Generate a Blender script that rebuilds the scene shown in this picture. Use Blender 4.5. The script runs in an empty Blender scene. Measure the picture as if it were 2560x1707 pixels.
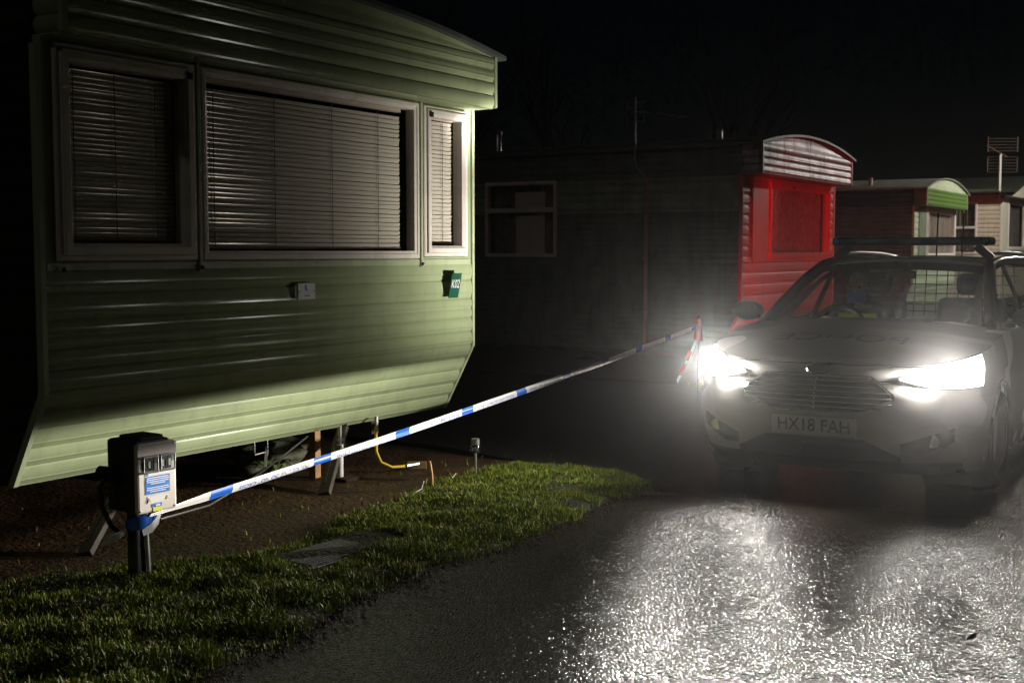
import bpy, bmesh, math, random
import numpy as np
from mathutils import Vector, Matrix, noise as mnoise
random.seed(7); rng = np.random.default_rng(7)
R = math.radians
sc = bpy.context.scene
COL = sc.collection

# ------------------------------------------------------------------ camera, night sky, added fill sun, exposure
cam_d = bpy.data.cameras.new('camera'); cam = bpy.data.objects.new('camera', cam_d); COL.objects.link(cam)
cam.location = (0, 0, 1.5); cam.rotation_euler = (R(90 - 4.17), 0, 0)
cam_d.lens = 43.47; cam_d.sensor_width = 36; cam_d.clip_start = 0.05; cam_d.clip_end = 800
cam_d.dof.use_dof = True; cam_d.dof.focus_distance = 6.9; cam_d.dof.aperture_fstop = 5.0
sc.camera = cam
world = bpy.data.worlds.new('World'); sc.world = world; world.use_nodes = True; world.cycles.sampling_method = 'NONE'
wn = world.node_tree.nodes; wl = world.node_tree.links; wn.clear()
sky = wn.new('ShaderNodeTexSky'); sky.sky_type = 'NISHITA'; sky.sun_disc = False
FILL_EL, FILL_AZ = R(30), R(204)                # unseen fill sun added behind the camera for the car and second caravan
sky.sun_elevation = FILL_EL; sky.sun_rotation = FILL_AZ
bg = wn.new('ShaderNodeBackground'); bg.inputs[1].default_value = 0.00016
wo = wn.new('ShaderNodeOutputWorld'); wl.new(sky.outputs[0], bg.inputs[0]); wl.new(bg.outputs[0], wo.inputs[0])
sun_d = bpy.data.lights.new('fill_sun', 'SUN'); sun = bpy.data.objects.new('fill_sun', sun_d); COL.objects.link(sun)
sun_d.energy = 0.04; sun_d.angle = R(4); sun_d.color = (1, .95, .88)
sun.rotation_euler = Vector((math.sin(FILL_AZ) * math.cos(FILL_EL), math.cos(FILL_AZ) * math.cos(FILL_EL), math.sin(FILL_EL))).to_track_quat('Z', 'Y').to_euler()
sun.location = (4, -4, 12)
vs = sc.view_settings; vs.view_transform = 'Standard'; vs.look = 'None'; vs.exposure = 0; vs.gamma = 1; vs.use_curve_mapping = False
sc.render.engine = 'CYCLES'
sc.cycles.use_denoising = True; sc.cycles.use_light_tree = False
sc.cycles.use_adaptive_sampling = True; sc.cycles.adaptive_threshold = .012; sc.cycles.adaptive_min_samples = 12
sc.cycles.max_bounces = 6; sc.cycles.diffuse_bounces = 2; sc.cycles.glossy_bounces = 3; sc.cycles.transmission_bounces = 4
sc.cycles.transparent_max_bounces = 12; sc.cycles.volume_bounces = 0
sc.cycles.sample_clamp_indirect = 1.0; sc.cycles.caustics_reflective = False; sc.cycles.caustics_refractive = False

HEAD_POWER = 18.0      # headlamp photometric scale
LENS_EMIT = 4.0
TAIL_POWER = 380.0
ASSUMED_LAMP_POWER = 1200.0  # strength of the assumed, unseen lane lamp
HAZE = 0.00052

# ------------------------------------------------------------------ helpers
ROT = R(57.9)                                   # direction of the row of caravans and of the lane
AX = Vector((math.cos(ROT), math.sin(ROT), 0)); BX = Vector((-math.sin(ROT), math.cos(ROT), 0))

class MB:
    def __init__(s): s.v = []; s.f = []
    def add(s, vs_, fs):
        n = len(s.v); s.v += [tuple(p) for p in vs_]; s.f += [tuple(i + n for i in f) for f in fs]; return s
    def box(s, c, d, M=None):
        x, y, z = d[0] / 2, d[1] / 2, d[2] / 2
        P = [Vector((sx * x, sy * y, sz * z)) for sx in (-1, 1) for sy in (-1, 1) for sz in (-1, 1)]
        if M is not None: P = [M @ p for p in P]
        P = [p + Vector(c) for p in P]
        return s.add(P, [(0, 1, 3, 2), (4, 6, 7, 5), (0, 4, 5, 1), (2, 3, 7, 6), (0, 2, 6, 4), (1, 5, 7, 3)])
    def bx(s, x0, x1, y0, y1, z0, z1):
        return s.box(((x0 + x1) / 2, (y0 + y1) / 2, (z0 + z1) / 2), (abs(x1 - x0), abs(y1 - y0), abs(z1 - z0)))
    def grid(s, rows, closed=False):
        n = len(rows[0]); V = [p for r in rows for p in r]; F = []
        for i in range(len(rows) - 1):
            for j in range(n if closed else n - 1):
                k = (j + 1) % n
                F.append((i * n + j, i * n + k, (i + 1) * n + k, (i + 1) * n + j))
        return s.add(V, F)
    def tube(s, path, r, n=8, cap=True):
        path = [Vector(p) for p in path]; rr = r if isinstance(r, (list, tuple)) else [r] * len(path)
        rows = []; prev = None
        for i, p in enumerate(path):
            t = (path[min(i + 1, len(path) - 1)] - path[max(i - 1, 0)]).normalized()
            if prev is None:
                u = t.orthogonal().normalized()
            else:
                u = (prev - t * prev.dot(t)).normalized()
            prev = u; w = t.cross(u)
            rows.append([p + (u * math.cos(2 * math.pi * k / n) + w * math.sin(2 * math.pi * k / n)) * rr[i] for k in range(n)])
        b = len(s.v); s.grid(rows, True)
        if cap:
            s.f.append(tuple(b + k for k in range(n))[::-1]); e = b + (len(path) - 1) * n; s.f.append(tuple(e + k for k in range(n)))
        return s
    def bar(s, p, q, w, h, up=(0, 0, 1)):
        p = Vector(p); q = Vector(q); d = q - p; t = d.normalized(); u = Vector(up); sd = t.cross(u).normalized(); u2 = sd.cross(t)
        M = Matrix((t, sd, u2)).transposed()
        return s.box((p + q) / 2, (d.length, w, h), M)
    def lathe(s, prof, c=(0, 0, 0), n=20, M=None):
        rows = []
        for r, z in prof:
            rows.append([(Vector((r * math.cos(2 * math.pi * k / n), r * math.sin(2 * math.pi * k / n), z)) if M is None else
                          M @ Vector((r * math.cos(2 * math.pi * k / n), r * math.sin(2 * math.pi * k / n), z))) + Vector(c) for k in range(n)])
        return s.grid(rows, True)
    def ring(s, x0, x1, z0, z1, prof):
        """rectangular frame in the xz plane swept from a profile of (inset, y)"""
        rows = []
        for i, y in prof:
            rows.append([(x0 + i, y, z0 + i), (x1 - i, y, z0 + i), (x1 - i, y, z1 - i), (x0 + i, y, z1 - i)])
        return s.grid(rows, True)
    def poly(s, pts, th):
        """flat polygon in xz given as (x,z) at y, thickness along +y"""
        n = len(pts); V = [(p[0], p[1], p[2]) for p in pts] + [(p[0], p[1] + th, p[2]) for p in pts]
        F = [tuple(range(n)), tuple(range(2 * n - 1, n - 1, -1))] + [(i, i + n, (i + 1) % n + n, (i + 1) % n) for i in range(n)]
        return s.add(V, F)
    def mesh(s, name):
        me = bpy.data.meshes.new(name); me.from_pydata(s.v, [], s.f); me.update(); return me
    def build(s, name, m, parent=None, smooth=0, bevel=0, solid=0, sub=0):
        me = s.mesh(name); return link(name, me, m, parent, smooth, bevel, solid, sub)

def link(name, me, m, parent=None, smooth=0, bevel=0, solid=0, sub=0):
    o = bpy.data.objects.new(name, me); COL.objects.link(o)
    if not me.materials: me.materials.append(m)
    if parent is not None: o.parent = parent
    bm = bmesh.new(); bm.from_mesh(me); bmesh.ops.recalc_face_normals(bm, faces=bm.faces); bm.to_mesh(me); bm.free()
    if smooth:
        for p in me.polygons: p.use_smooth = True
        if smooth < 180 and not sub:
            try: me.set_sharp_from_angle(angle=R(smooth))
            except Exception: pass
    if bevel:
        b = o.modifiers.new('b', 'BEVEL'); b.width = bevel; b.segments = 2; b.limit_method = 'ANGLE'; b.angle_limit = R(35)
    if solid:
        b = o.modifiers.new('s', 'SOLIDIFY'); b.thickness = solid; b.offset = -1
    if sub:
        b = o.modifiers.new('u', 'SUBSURF'); b.levels = sub; b.render_levels = sub
    return o

def tag(o, label=None, cat=None, group=None, kind=None):
    if label: o['label'] = label
    if cat: o['category'] = cat
    if group: o['group'] = group
    if kind: o['kind'] = kind
    return o
def empty(name, loc, rz=0, label=None, cat=None, group=None):
    o = bpy.data.objects.new(name, None); COL.objects.link(o); o.location = loc; o.rotation_euler = (0, 0, rz)
    o.empty_display_size = .2
    return tag(o, label, cat, group)
def text_mesh(s, size, font=None):
    c = bpy.data.curves.new('t', 'FONT'); c.body = s; c.size = size; c.align_x = 'CENTER'; c.align_y = 'CENTER'
    c.resolution_u = 3
    o = bpy.data.objects.new('t', c); COL.objects.link(o)
    bpy.context.view_layer.update()
    me = bpy.data.meshes.new_from_object(o.evaluated_get(bpy.context.evaluated_depsgraph_get()))
    bpy.data.objects.remove(o); bpy.data.curves.remove(c)
    return me

# ------------------------------------------------------------------ materials
def mat(name, col, rough=.5, metal=0, var=.12, scale=6, bump=0, bscale=40, spec=.5, coat=0, dirt=0, drops=0, emit=None, estr=0, trans=0):
    m = bpy.data.materials.new(name); m.use_nodes = True; nt = m.node_tree; N = nt.nodes; Lk = nt.links
    b = N['Principled BSDF']
    tc = N.new('ShaderNodeTexCoord')
    no = N.new('ShaderNodeTexNoise'); no.inputs['Scale'].default_value = scale; no.inputs['Detail'].default_value = 2
    Lk.new(tc.outputs['Object'], no.inputs['Vector'])
    rp = N.new('ShaderNodeValToRGB'); c = np.array(col)
    rp.color_ramp.elements[0].position = .3; rp.color_ramp.elements[1].position = .7
    rp.color_ramp.elements[0].color = (*np.clip(c * (1 - var), 0, 1), 1); rp.color_ramp.elements[1].color = (*np.clip(c * (1 + var), 0, 1), 1)
    Lk.new(no.outputs['Fac'], rp.inputs[0]); cout = rp.outputs[0]
    if dirt:
        n2 = N.new('ShaderNodeTexNoise'); n2.inputs['Scale'].default_value = 2.2; n2.inputs['Detail'].default_value = 3; n2.inputs['Roughness'].default_value = .7
        mp = N.new('ShaderNodeMapping'); mp.inputs['Scale'].default_value = (5, 5, .7); Lk.new(tc.outputs['Object'], mp.inputs[0]); Lk.new(mp.outputs[0], n2.inputs['Vector'])
        r2 = N.new('ShaderNodeValToRGB'); r2.color_ramp.elements[0].position = .5; r2.color_ramp.elements[1].position = .72
        mx = N.new('ShaderNodeMixRGB'); mx.inputs[2].default_value = (.035, .03, .022, 1)
        mu = N.new('ShaderNodeMath'); mu.operation = 'MULTIPLY'; mu.inputs[1].default_value = dirt
        Lk.new(n2.outputs['Fac'], r2.inputs[0]); Lk.new(r2.outputs[0], mu.inputs[0]); Lk.new(mu.outputs[0], mx.inputs[0]); Lk.new(cout, mx.inputs[1]); cout = mx.outputs[0]
    Lk.new(cout, b.inputs['Base Color'])
    rr = N.new('ShaderNodeMapRange'); rr.inputs[3].default_value = max(.02, rough * .75); rr.inputs[4].default_value = min(1, rough * 1.3)
    Lk.new(no.outputs['Fac'], rr.inputs[0]); Lk.new(rr.outputs[0], b.inputs['Roughness'])
    b.inputs['Metallic'].default_value = metal; b.inputs['Specular IOR Level'].default_value = spec
    b.inputs['Coat Weight'].default_value = coat; b.inputs['Coat Roughness'].default_value = .08
    last = None
    if bump:
        n3 = N.new('ShaderNodeTexNoise'); n3.inputs['Scale'].default_value = bscale; n3.inputs['Detail'].default_value = 1
        Lk.new(tc.outputs['Object'], n3.inputs['Vector'])
        bp = N.new('ShaderNodeBump'); bp.inputs['Strength'].default_value = bump; bp.inputs['Distance'].default_value = .01
        Lk.new(n3.outputs['Fac'], bp.inputs['Height']); last = bp
    if drops:
        vo = N.new('ShaderNodeTexVoronoi'); vo.inputs['Scale'].default_value = 55; Lk.new(tc.outputs['Object'], vo.inputs['Vector'])
        mr = N.new('ShaderNodeMapRange'); mr.inputs[1].default_value = .0; mr.inputs[2].default_value = .17; mr.inputs[3].default_value = 1; mr.inputs[4].default_value = 0
        Lk.new(vo.outputs['Distance'], mr.inputs[0])
        b2 = N.new('ShaderNodeBump'); b2.inputs['Strength'].default_value = drops; b2.inputs['Distance'].default_value = .004
        Lk.new(mr.outputs[0], b2.inputs['Height'])
        if last: Lk.new(last.outputs[0], b2.inputs['Normal'])
        last = b2
    if last: Lk.new(last.outputs[0], b.inputs['Normal'])
    if emit: b.inputs['Emission Color'].default_value = (*emit, 1); b.inputs['Emission Strength'].default_value = estr
    if emit: m.cycles.emission_sampling = 'NONE'
    if trans: b.inputs['Transmission Weight'].default_value = trans
    return m
def glass_mat(name, tint=(.95, .93, .90), rough=.03, refl=1.0):
    m = bpy.data.materials.new(name); m.use_nodes = True; nt = m.node_tree; N = nt.nodes; Lk = nt.links; N.clear()
    o = N.new('ShaderNodeOutputMaterial'); t = N.new('ShaderNodeBsdfTransparent'); t.inputs[0].default_value = (*tint, 1)
    g = N.new('ShaderNodeBsdfGlossy'); g.inputs['Roughness'].default_value = rough
    lw = N.new('ShaderNodeLayerWeight'); pw = N.new('ShaderNodeMath'); pw.operation = 'POWER'; pw.inputs[1].default_value = 5; Lk.new(lw.outputs['Facing'], pw.inputs[0])
    f = N.new('ShaderNodeMath'); f.operation = 'MULTIPLY_ADD'; f.inputs[1].default_value = .9; f.inputs[2].default_value = .045; Lk.new(pw.outputs[0], f.inputs[0])
    tc = N.new('ShaderNodeTexCoord'); vo = N.new('ShaderNodeTexVoronoi'); vo.inputs['Scale'].default_value = 45; Lk.new(tc.outputs['Object'], vo.inputs['Vector'])
    mr = N.new('ShaderNodeMapRange'); mr.inputs[1].default_value = 0; mr.inputs[2].default_value = .15; mr.inputs[3].default_value = 1; mr.inputs[4].default_value = 0
    Lk.new(vo.outputs['Distance'], mr.inputs[0])
    b2 = N.new('ShaderNodeBump'); b2.inputs['Strength'].default_value = .25; b2.inputs['Distance'].default_value = .003; Lk.new(mr.outputs[0], b2.inputs['Height'])
    Lk.new(b2.outputs[0], g.inputs['Normal'])
    mx = N.new('ShaderNodeMixShader'); Lk.new(f.outputs[0], mx.inputs[0]); Lk.new(t.outputs[0], mx.inputs[1]); Lk.new(g.outputs[0], mx.inputs[2]); Lk.new(mx.outputs[0], o.inputs[0])
    return m

GREEN = mat('green_paint', (.345, .405, .23), .17, var=.08, scale=3, bump=.03, bscale=12, dirt=.14, drops=.3)
GREEN_TRIM = mat('green_trim_paint', (.42, .475, .30), .33, var=.08, bump=.05, dirt=.2)
SHADEGREEN = mat('shaded_green', (.02, .026, .016), .5, var=.2)  # caravan green darkened so its unlit sides stay black
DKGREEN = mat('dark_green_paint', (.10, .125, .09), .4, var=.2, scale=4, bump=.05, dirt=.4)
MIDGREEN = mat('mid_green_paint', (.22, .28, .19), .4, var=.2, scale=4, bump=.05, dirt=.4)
UPVC = mat('white_upvc', (.72, .66, .60), .28, var=.06, bump=.02, drops=.1)
CREAM = mat('cream_cladding', (.66, .60, .47), .45, var=.08, dirt=.25)
CREAM2 = mat('pale_trim', (.74, .74, .62), .4, var=.06)
TAILRED = mat('tail_tinted_wall', (.55, .035, .03), .5, var=.15, scale=5, bump=.05, dirt=.3, spec=.25)  # tail-lamp red light put into the wall colour
TAILRED_F = mat('tail_tinted_frame', (.75, .12, .10), .3, var=.08)  # pale frame with the red of the tail lamps in its colour
SILVER = mat('silver_sheet', (.40, .40, .44), .5, metal=.5, var=.1, bump=.06, dirt=.9, drops=.2)
C3GREEN = mat('leaf_green_paint', (.14, .26, .06), .35, var=.1, dirt=.2)
C3PALE = mat('pale_green_paint', (.62, .72, .52), .35, var=.06, dirt=.1)
ROOFM = mat('roof_sheet', (.10, .11, .10), .5, var=.3, bump=.1)
BLACKM = mat('black_plastic', (.02, .02, .021), .35, var=.3, bump=.04)
RUBBER = mat('rubber', (.018, .018, .018), .6, var=.3, bump=.1)
STEEL = mat('galvanised_steel', (.5, .5, .5), .35, metal=.9, var=.2, bump=.05)
DSTEEL = mat('rusty_steel', (.12, .09, .07), .6, metal=.4, var=.4, bump=.2, bscale=60)
WOOD = mat('old_timber', (.045, .032, .022), .7, var=.4, scale=12, bump=.3, bscale=50)
OWOOD = mat('orange_timber', (.50, .27, .11), .6, var=.2, scale=14, bump=.2)
SLAT = mat('blind_slat', (.74, .74, .70), .14, var=.04, scale=2, spec=.8)
GLASS = glass_mat('window_glass')
INTER = mat('dark_interior', (.05, .045, .04), .8, var=.3)
CURT_P = mat('pale_curtain', (.60, .58, .56), .8, var=.1, scale=10)
CURT_TAIL = mat('tail_tinted_curtain', (.62, .42, .38), .8, var=.25, scale=16)  # tail-lamp red mixed into the net's own colour
CURT_D = mat('dark_curtain', (.16, .15, .13), .9, var=.3, scale=8)
WPAINT = mat('white_paint', (.8, .79, .76), .4, var=.04, dirt=.1)
BLUE = mat('blue_print', (.02, .19, .62), .4, var=.08)
YELLOW = mat('yellow_print', (.8, .72, .02), .5, var=.05)

# ------------------------------------------------------------------ ground
def ground_mat(name, c0, c1, scale, rough, bump, bscale, vscale=0):
    m = bpy.data.materials.new(name); m.use_nodes = True; nt = m.node_tree; N = nt.nodes; Lk = nt.links; b = N['Principled BSDF']
    tc = N.new('ShaderNodeTexCoord'); no = N.new('ShaderNodeTexNoise'); no.inputs['Scale'].default_value = scale; no.inputs['Detail'].default_value = 4; no.inputs['Roughness'].default_value = .65
    Lk.new(tc.outputs['Object'], no.inputs['Vector'])
    rp = N.new('ShaderNodeValToRGB'); rp.color_ramp.elements[0].position = .32; rp.color_ramp.elements[1].position = .7
    rp.color_ramp.elements[0].color = (*c0, 1); rp.color_ramp.elements[1].color = (*c1, 1); Lk.new(no.outputs['Fac'], rp.inputs[0]); Lk.new(rp.outputs[0], b.inputs['Base Color'])
    n2 = N.new('ShaderNodeTexNoise'); n2.inputs['Scale'].default_value = bscale; n2.inputs['Detail'].default_value = 2; Lk.new(tc.outputs['Object'], n2.inputs['Vector'])
    bp = N.new('ShaderNodeBump'); bp.inputs['Strength'].default_value = bump; bp.inputs['Distance'].default_value = .02; Lk.new(n2.outputs['Fac'], bp.inputs['Height'])
    Lk.new(bp.outputs[0], b.inputs['Normal'])
    b.inputs['Specular IOR Level'].default_value = .12 if rough > .6 else .4
    rr = N.new('ShaderNodeMapRange'); rr.inputs[3].default_value = rough * .6; rr.inputs[4].default_value = min(1, rough * 1.25); Lk.new(no.outputs['Fac'], rr.inputs[0]); Lk.new(rr.outputs[0], b.inputs['Roughness'])
    return m
def asphalt():
    m = bpy.data.materials.new('wet_asphalt'); m.use_nodes = True; nt = m.node_tree; N = nt.nodes; Lk = nt.links; b = N['Principled BSDF']
    tc = N.new('ShaderNodeTexCoord')
    vo = N.new('ShaderNodeTexVoronoi'); vo.voronoi_dimensions = '2D'; vo.inputs['Scale'].default_value = 78
    no = N.new('ShaderNodeTexNoise'); no.noise_dimensions = '2D'; no.inputs['Scale'].default_value = 90; no.inputs['Detail'].default_value = 2
    big = N.new('ShaderNodeTexNoise'); big.noise_dimensions = '2D'; big.inputs['Scale'].default_value = 1.3; big.inputs['Detail'].default_value = 3
    for n in (vo, no, big): Lk.new(tc.outputs['Object'], n.inputs['Vector'])
    inv = N.new('ShaderNodeMath'); inv.operation = 'MULTIPLY_ADD'; inv.inputs[1].default_value = -1.0; inv.inputs[2].default_value = 1
    Lk.new(vo.outputs['Distance'], inv.inputs[0])
    add = N.new('ShaderNodeMath'); add.operation = 'MULTIPLY_ADD'; add.inputs[1].default_value = .9; Lk.new(no.outputs['Fac'], add.inputs[0]); Lk.new(inv.outputs[0], add.inputs[2])
    sx_ = N.new('ShaderNodeSeparateColor'); Lk.new(vo.outputs['Color'], sx_.inputs[0])                         # a few chips stand proud
    pw = N.new('ShaderNodeMath'); pw.operation = 'POWER'; pw.inputs[1].default_value = 5; Lk.new(sx_.outputs[0], pw.inputs[0])
    pm = N.new('ShaderNodeMath'); pm.operation = 'MULTIPLY'; Lk.new(pw.outputs[0], pm.inputs[0]); Lk.new(inv.outputs[0], pm.inputs[1])
    pa = N.new('ShaderNodeMath'); pa.operation = 'MULTIPLY_ADD'; pa.inputs[1].default_value = 1.6; Lk.new(pm.outputs[0], pa.inputs[0]); Lk.new(add.outputs[0], pa.inputs[2])
    bp = N.new('ShaderNodeBump'); bp.inputs['Strength'].default_value = 1.0; bp.inputs['Distance'].default_value = .0027; Lk.new(pa.outputs[0], bp.inputs['Height'])
    Lk.new(bp.outputs[0], b.inputs['Normal'])
    rp = N.new('ShaderNodeValToRGB'); rp.color_ramp.elements[0].color = (.008, .007, .006, 1); rp.color_ramp.elements[1].color = (.032, .027, .023, 1)
    Lk.new(vo.outputs['Color'], rp.inputs[0]); Lk.new(rp.outputs[0], b.inputs['Base Color'])
    rr = N.new('ShaderNodeMapRange'); rr.inputs[1].default_value = .3; rr.inputs[2].default_value = .7; rr.inputs[3].default_value = .13; rr.inputs[4].default_value = .19
    Lk.new(big.outputs['Fac'], rr.inputs[0]); Lk.new(rr.outputs[0], b.inputs['Roughness'])
    b.inputs['Specular IOR Level'].default_value = .27
    return m
ASPH = asphalt()
DIRT = ground_mat('wet_dirt', (.026, .014, .006), (.070, .040, .018), 5, .7, .8, 35)
SOIL = ground_mat('dark_soil', (.012, .014, .006), (.03, .032, .014), 6, .85, .8, 30)
MUD = ground_mat('muddy_gravel', (.022, .013, .008), (.07, .043, .026), 14, .8, 1.0, 90)

C1 = Vector((-2.29, 6.04, 0))
def W1(s, y, z=0): return C1 + AX * s + BX * y + Vector((0, 0, z))
b = MB(); b.add([(-150, -60, -.04), (150, -60, -.04), (150, 240, -.04), (-150, 240, -.04)], [(0, 1, 2, 3)])
tag(b.build('ground', SOIL), kind='structure')
def edge_noise(s): return .035 * math.sin(s * 3.1) + .025 * math.sin(s * 7.7 + 1) + .018 * math.sin(s * 17.3)
def road_edge(s):                                 # local y of the verge edge next to the lane
    return -1.80 - .10 * max(0, .6 - s) - .02 * s * 0 + edge_noise(s)
# lane: one sheet with a ragged left edge, opening into the bay between the caravans
b = MB(); L_ = []
for i in range(0, 115):
    s = -7 + i * .09; L_.append((s, road_edge(s)))
tip = [(3.34, -1.74), (3.44, -1.60), (3.48, -1.35), (3.48, -1.0), (3.6, -.5), (3.85, .4), (3.95, 3), (4.4, 9), (8.6, 9), (8.9, 3), (8.95, .0), (9.0, -1.3), (9.3, -1.75), (14, -1.85), (40, -1.9), (40, -8.2), (-7, -8.2)]
pts = L_ + tip
bm = bmesh.new(); vs_ = [bm.verts.new(W1(s, y, 0)) for s, y in pts]; es = [bm.edges.new((vs_[i], vs_[(i + 1) % len(vs_)])) for i in range(len(vs_))]
bmesh.ops.triangle_fill(bm, edges=es, use_beauty=True, use_dissolve=False)
me = bpy.data.meshes.new('road'); bm.to_mesh(me); bm.free()
tag(link('road', me, ASPH), kind='structure')
# bare earth pads under the caravans
for k, (s0, s1) in enumerate(((-4.2, 3.6), (9.1, 14.5))):
    b = MB(); b.grid([[W1(s0 + (s1 - s0) * i / 20, y, -.012) for i in range(21)] for y in (-1.2 if k == 0 else -.9, 0, 4, 11)])
    tag(b.build('earth_pad', DIRT), kind='structure')
# muddy joint across the lane in front of the car
b = MB(); rows = [[], []]
for i in range(40):
    t = i / 39; p = Vector((.80, 7.63, .004)).lerp(Vector((3.6, 6.55, .004)), t); d = Vector((.35, .93, 0))
    w = max(0, .42 * (abs(t - .5) - .33)) + max(0, .012 * math.sin(i * 1.7) * (abs(t - .5) > .34))
    rows[0].append(p - d * w); rows[1].append(p + d * (w * .8 + .012 * math.sin(i * 2.3)))
b.grid(rows); tag(b.build('mud_strip', MUD), kind='structure')

# verge: undulating soil with grass
def verge_in(s): return -.62 - .10 * math.sin(s * 1.7) + .06 * math.sin(s * 4.3 + 2) - .14 * max(0, min(1, 1.2 - abs(s - .8))) + (.30 if s < -.2 else .30 * max(0, .5 - s))
def verge_h(s, y):
    e = min(abs(y - road_edge(s)), abs(verge_in(s) - y)); 
    return .028 * min(1, max(0, e) / .22) + .012 * math.sin(s * 5 + y * 3) * math.sin(y * 7 - s * 2) + .008 * math.sin(s * 13 + y * 11)
b = MB(); rows = []
for i in range(150):
    s = -4.2 + i * .0511; r = []; yo = road_edge(s); yi = verge_in(s)
    if s > 3.0:
        q = math.sqrt(max(0, 1 - ((s - 3.0) / .42) ** 2)); mid = (yo + yi) / 2; yo = mid + (yo - mid) * q; yi = mid + (yi - mid) * q
    for j in range(19):
        t = j / 18; y = yo + (yi - yo) * t
        z = verge_h(s, y) if 0 < j < 18 else -.02
        r.append(W1(s, y, z + .004 if 0 < j < 18 else -.02))
    rows.append(r)
b.grid(rows); tag(b.build('verge', SOIL, smooth=180), kind='structure')

def grass_blades(n, sampler, hmin, hmax, name, m, wid=.0035):
    V = np.zeros((n * 5, 3), np.float32); k = 0
    pos = []
    while len(pos) < n:
        p = sampler()
        if p is not None: pos.append(p)
    F = []
    for i, (P, hh) in enumerate(pos):
        ang = random.uniform(0, 6.283); lean = random.uniform(.15, .9) * hh; la = random.uniform(0, 6.283)
        w = wid * random.uniform(.7, 1.4); dx, dy = math.cos(ang) * w, math.sin(ang) * w; lx, ly = math.cos(la) * lean, math.sin(la) * lean
        x, y, z = P
        V[i * 5] = (x - dx, y - dy, z - .01); V[i * 5 + 1] = (x + dx, y + dy, z - .01)
        V[i * 5 + 2] = (x - dx * .7 + lx * .4, y - dy * .7 + ly * .4, z + hh * .62); V[i * 5 + 3] = (x + dx * .7 + lx * .4, y + dy * .7 + ly * .4, z + hh * .62)
        V[i * 5 + 4] = (x + lx, y + ly, z + hh)
    idx = np.arange(n)[:, None] * 5
    loops = np.concatenate([idx + np.array([0, 1, 3, 2]), idx + np.array([2, 3, 4])], 1).ravel().astype(np.int32)
    me = bpy.data.meshes.new(name); me.vertices.add(n * 5); me.vertices.foreach_set('co', V.ravel()); me.loops.add(len(loops)); me.loops.foreach_set('vertex_index', loops)
    me.polygons.add(2 * n); st = (np.arange(n)[:, None] * 7 + np.array([0, 4])).ravel(); me.polygons.foreach_set('loop_start', st.astype(np.int32))
    me.update(calc_edges=True); me.validate(); me.materials.append(m)
    o = bpy.data.objects.new(name, me); COL.objects.link(o); return o
def grass_mat():
    m = bpy.data.materials.new('wet_grass'); m.use_nodes = True; nt = m.node_tree; N = nt.nodes; Lk = nt.links; b = N['Principled BSDF']
    g = N.new('ShaderNodeNewGeometry'); rp = N.new('ShaderNodeValToRGB'); e = rp.color_ramp
    e.elements[0].color = (.06, .11, .004, 1); e.elements[1].color = (.24, .26, .012, 1)
    x = e.elements.new(.55); x.color = (.12, .19, .007, 1); x = e.elements.new(.93); x.color = (.30, .24, .06, 1)
    Lk.new(g.outputs['Random Per Island'], rp.inputs[0]); Lk.new(rp.outputs[0], b.inputs['Base Color']); b.inputs['Roughness'].default_value = .45; b.inputs['Specular IOR Level'].default_value = .12
    b.inputs['Subsurface Weight'].default_value = 0
    return m
GRASS = grass_mat()
def cover_inside(s, y): return abs(s - .77) < .36 and abs(y + 1.2) < .17
def samp():
    s = random.uniform(-1.9, 3.42) if random.random() < .9 else random.uniform(-3, -1); yo = road_edge(s); yi = verge_in(s)
    if s > 3.0:
        q = math.sqrt(max(0, 1 - ((s - 3.0) / .42) ** 2)); mid = (yo + yi) / 2; yo = mid + (yo - mid) * q; yi = mid + (yi - mid) * q
    y = random.uniform(yo, yi + .06)
    if cover_inside(s, y): return None
    q_ = Vector((s * 5.0, y * 5.0, 1.7)); cl = max(0, min(1, .5 + .75 * mnoise.noise(q_) + .45 * mnoise.noise(q_ * 2.6)))
    e = min(y - yo, yi - y)
    if e < .08 and random.random() > .35 + e * 7: return None
    if y > -.9 and random.random() < (y + .9) * 1.6: return None
    if random.random() > .18 + .82 * cl: return None
    hh = random.uniform(.012, .030) * (.45 + 1.05 * cl) * (1.5 if random.random() < .05 else 1)
    return (W1(s, y, verge_h(s, y)), hh)
tag(grass_blades(115000, samp, 0, 0, 'grass', GRASS, .0021), 'short wet green grass on the verge between lane and caravan', 'grass', kind='stuff')
def samp2():
    s = random.uniform(-2.5, 4.0); y = random.uniform(-.75, 1.5)
    if random.random() > .35 * math.exp(-(y + .7) * 2.2): return None
    return (W1(s, y, -.012), random.uniform(.012, .03))
tag(grass_blades(350, samp2, 0, 0, 'weeds', GRASS), 'sparse weeds on the bare earth by the caravan', 'weeds', kind='stuff')
def samp3():
    s = random.uniform(9.0, 16); y = random.uniform(-1.7, .6)
    return (W1(s, y, -.03), random.uniform(.03, .06))
tag(grass_blades(9000, samp3, 0, 0, 'grass', GRASS, .006), 'dark grass strip in front of the far caravans', 'grass', kind='stuff')

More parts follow.
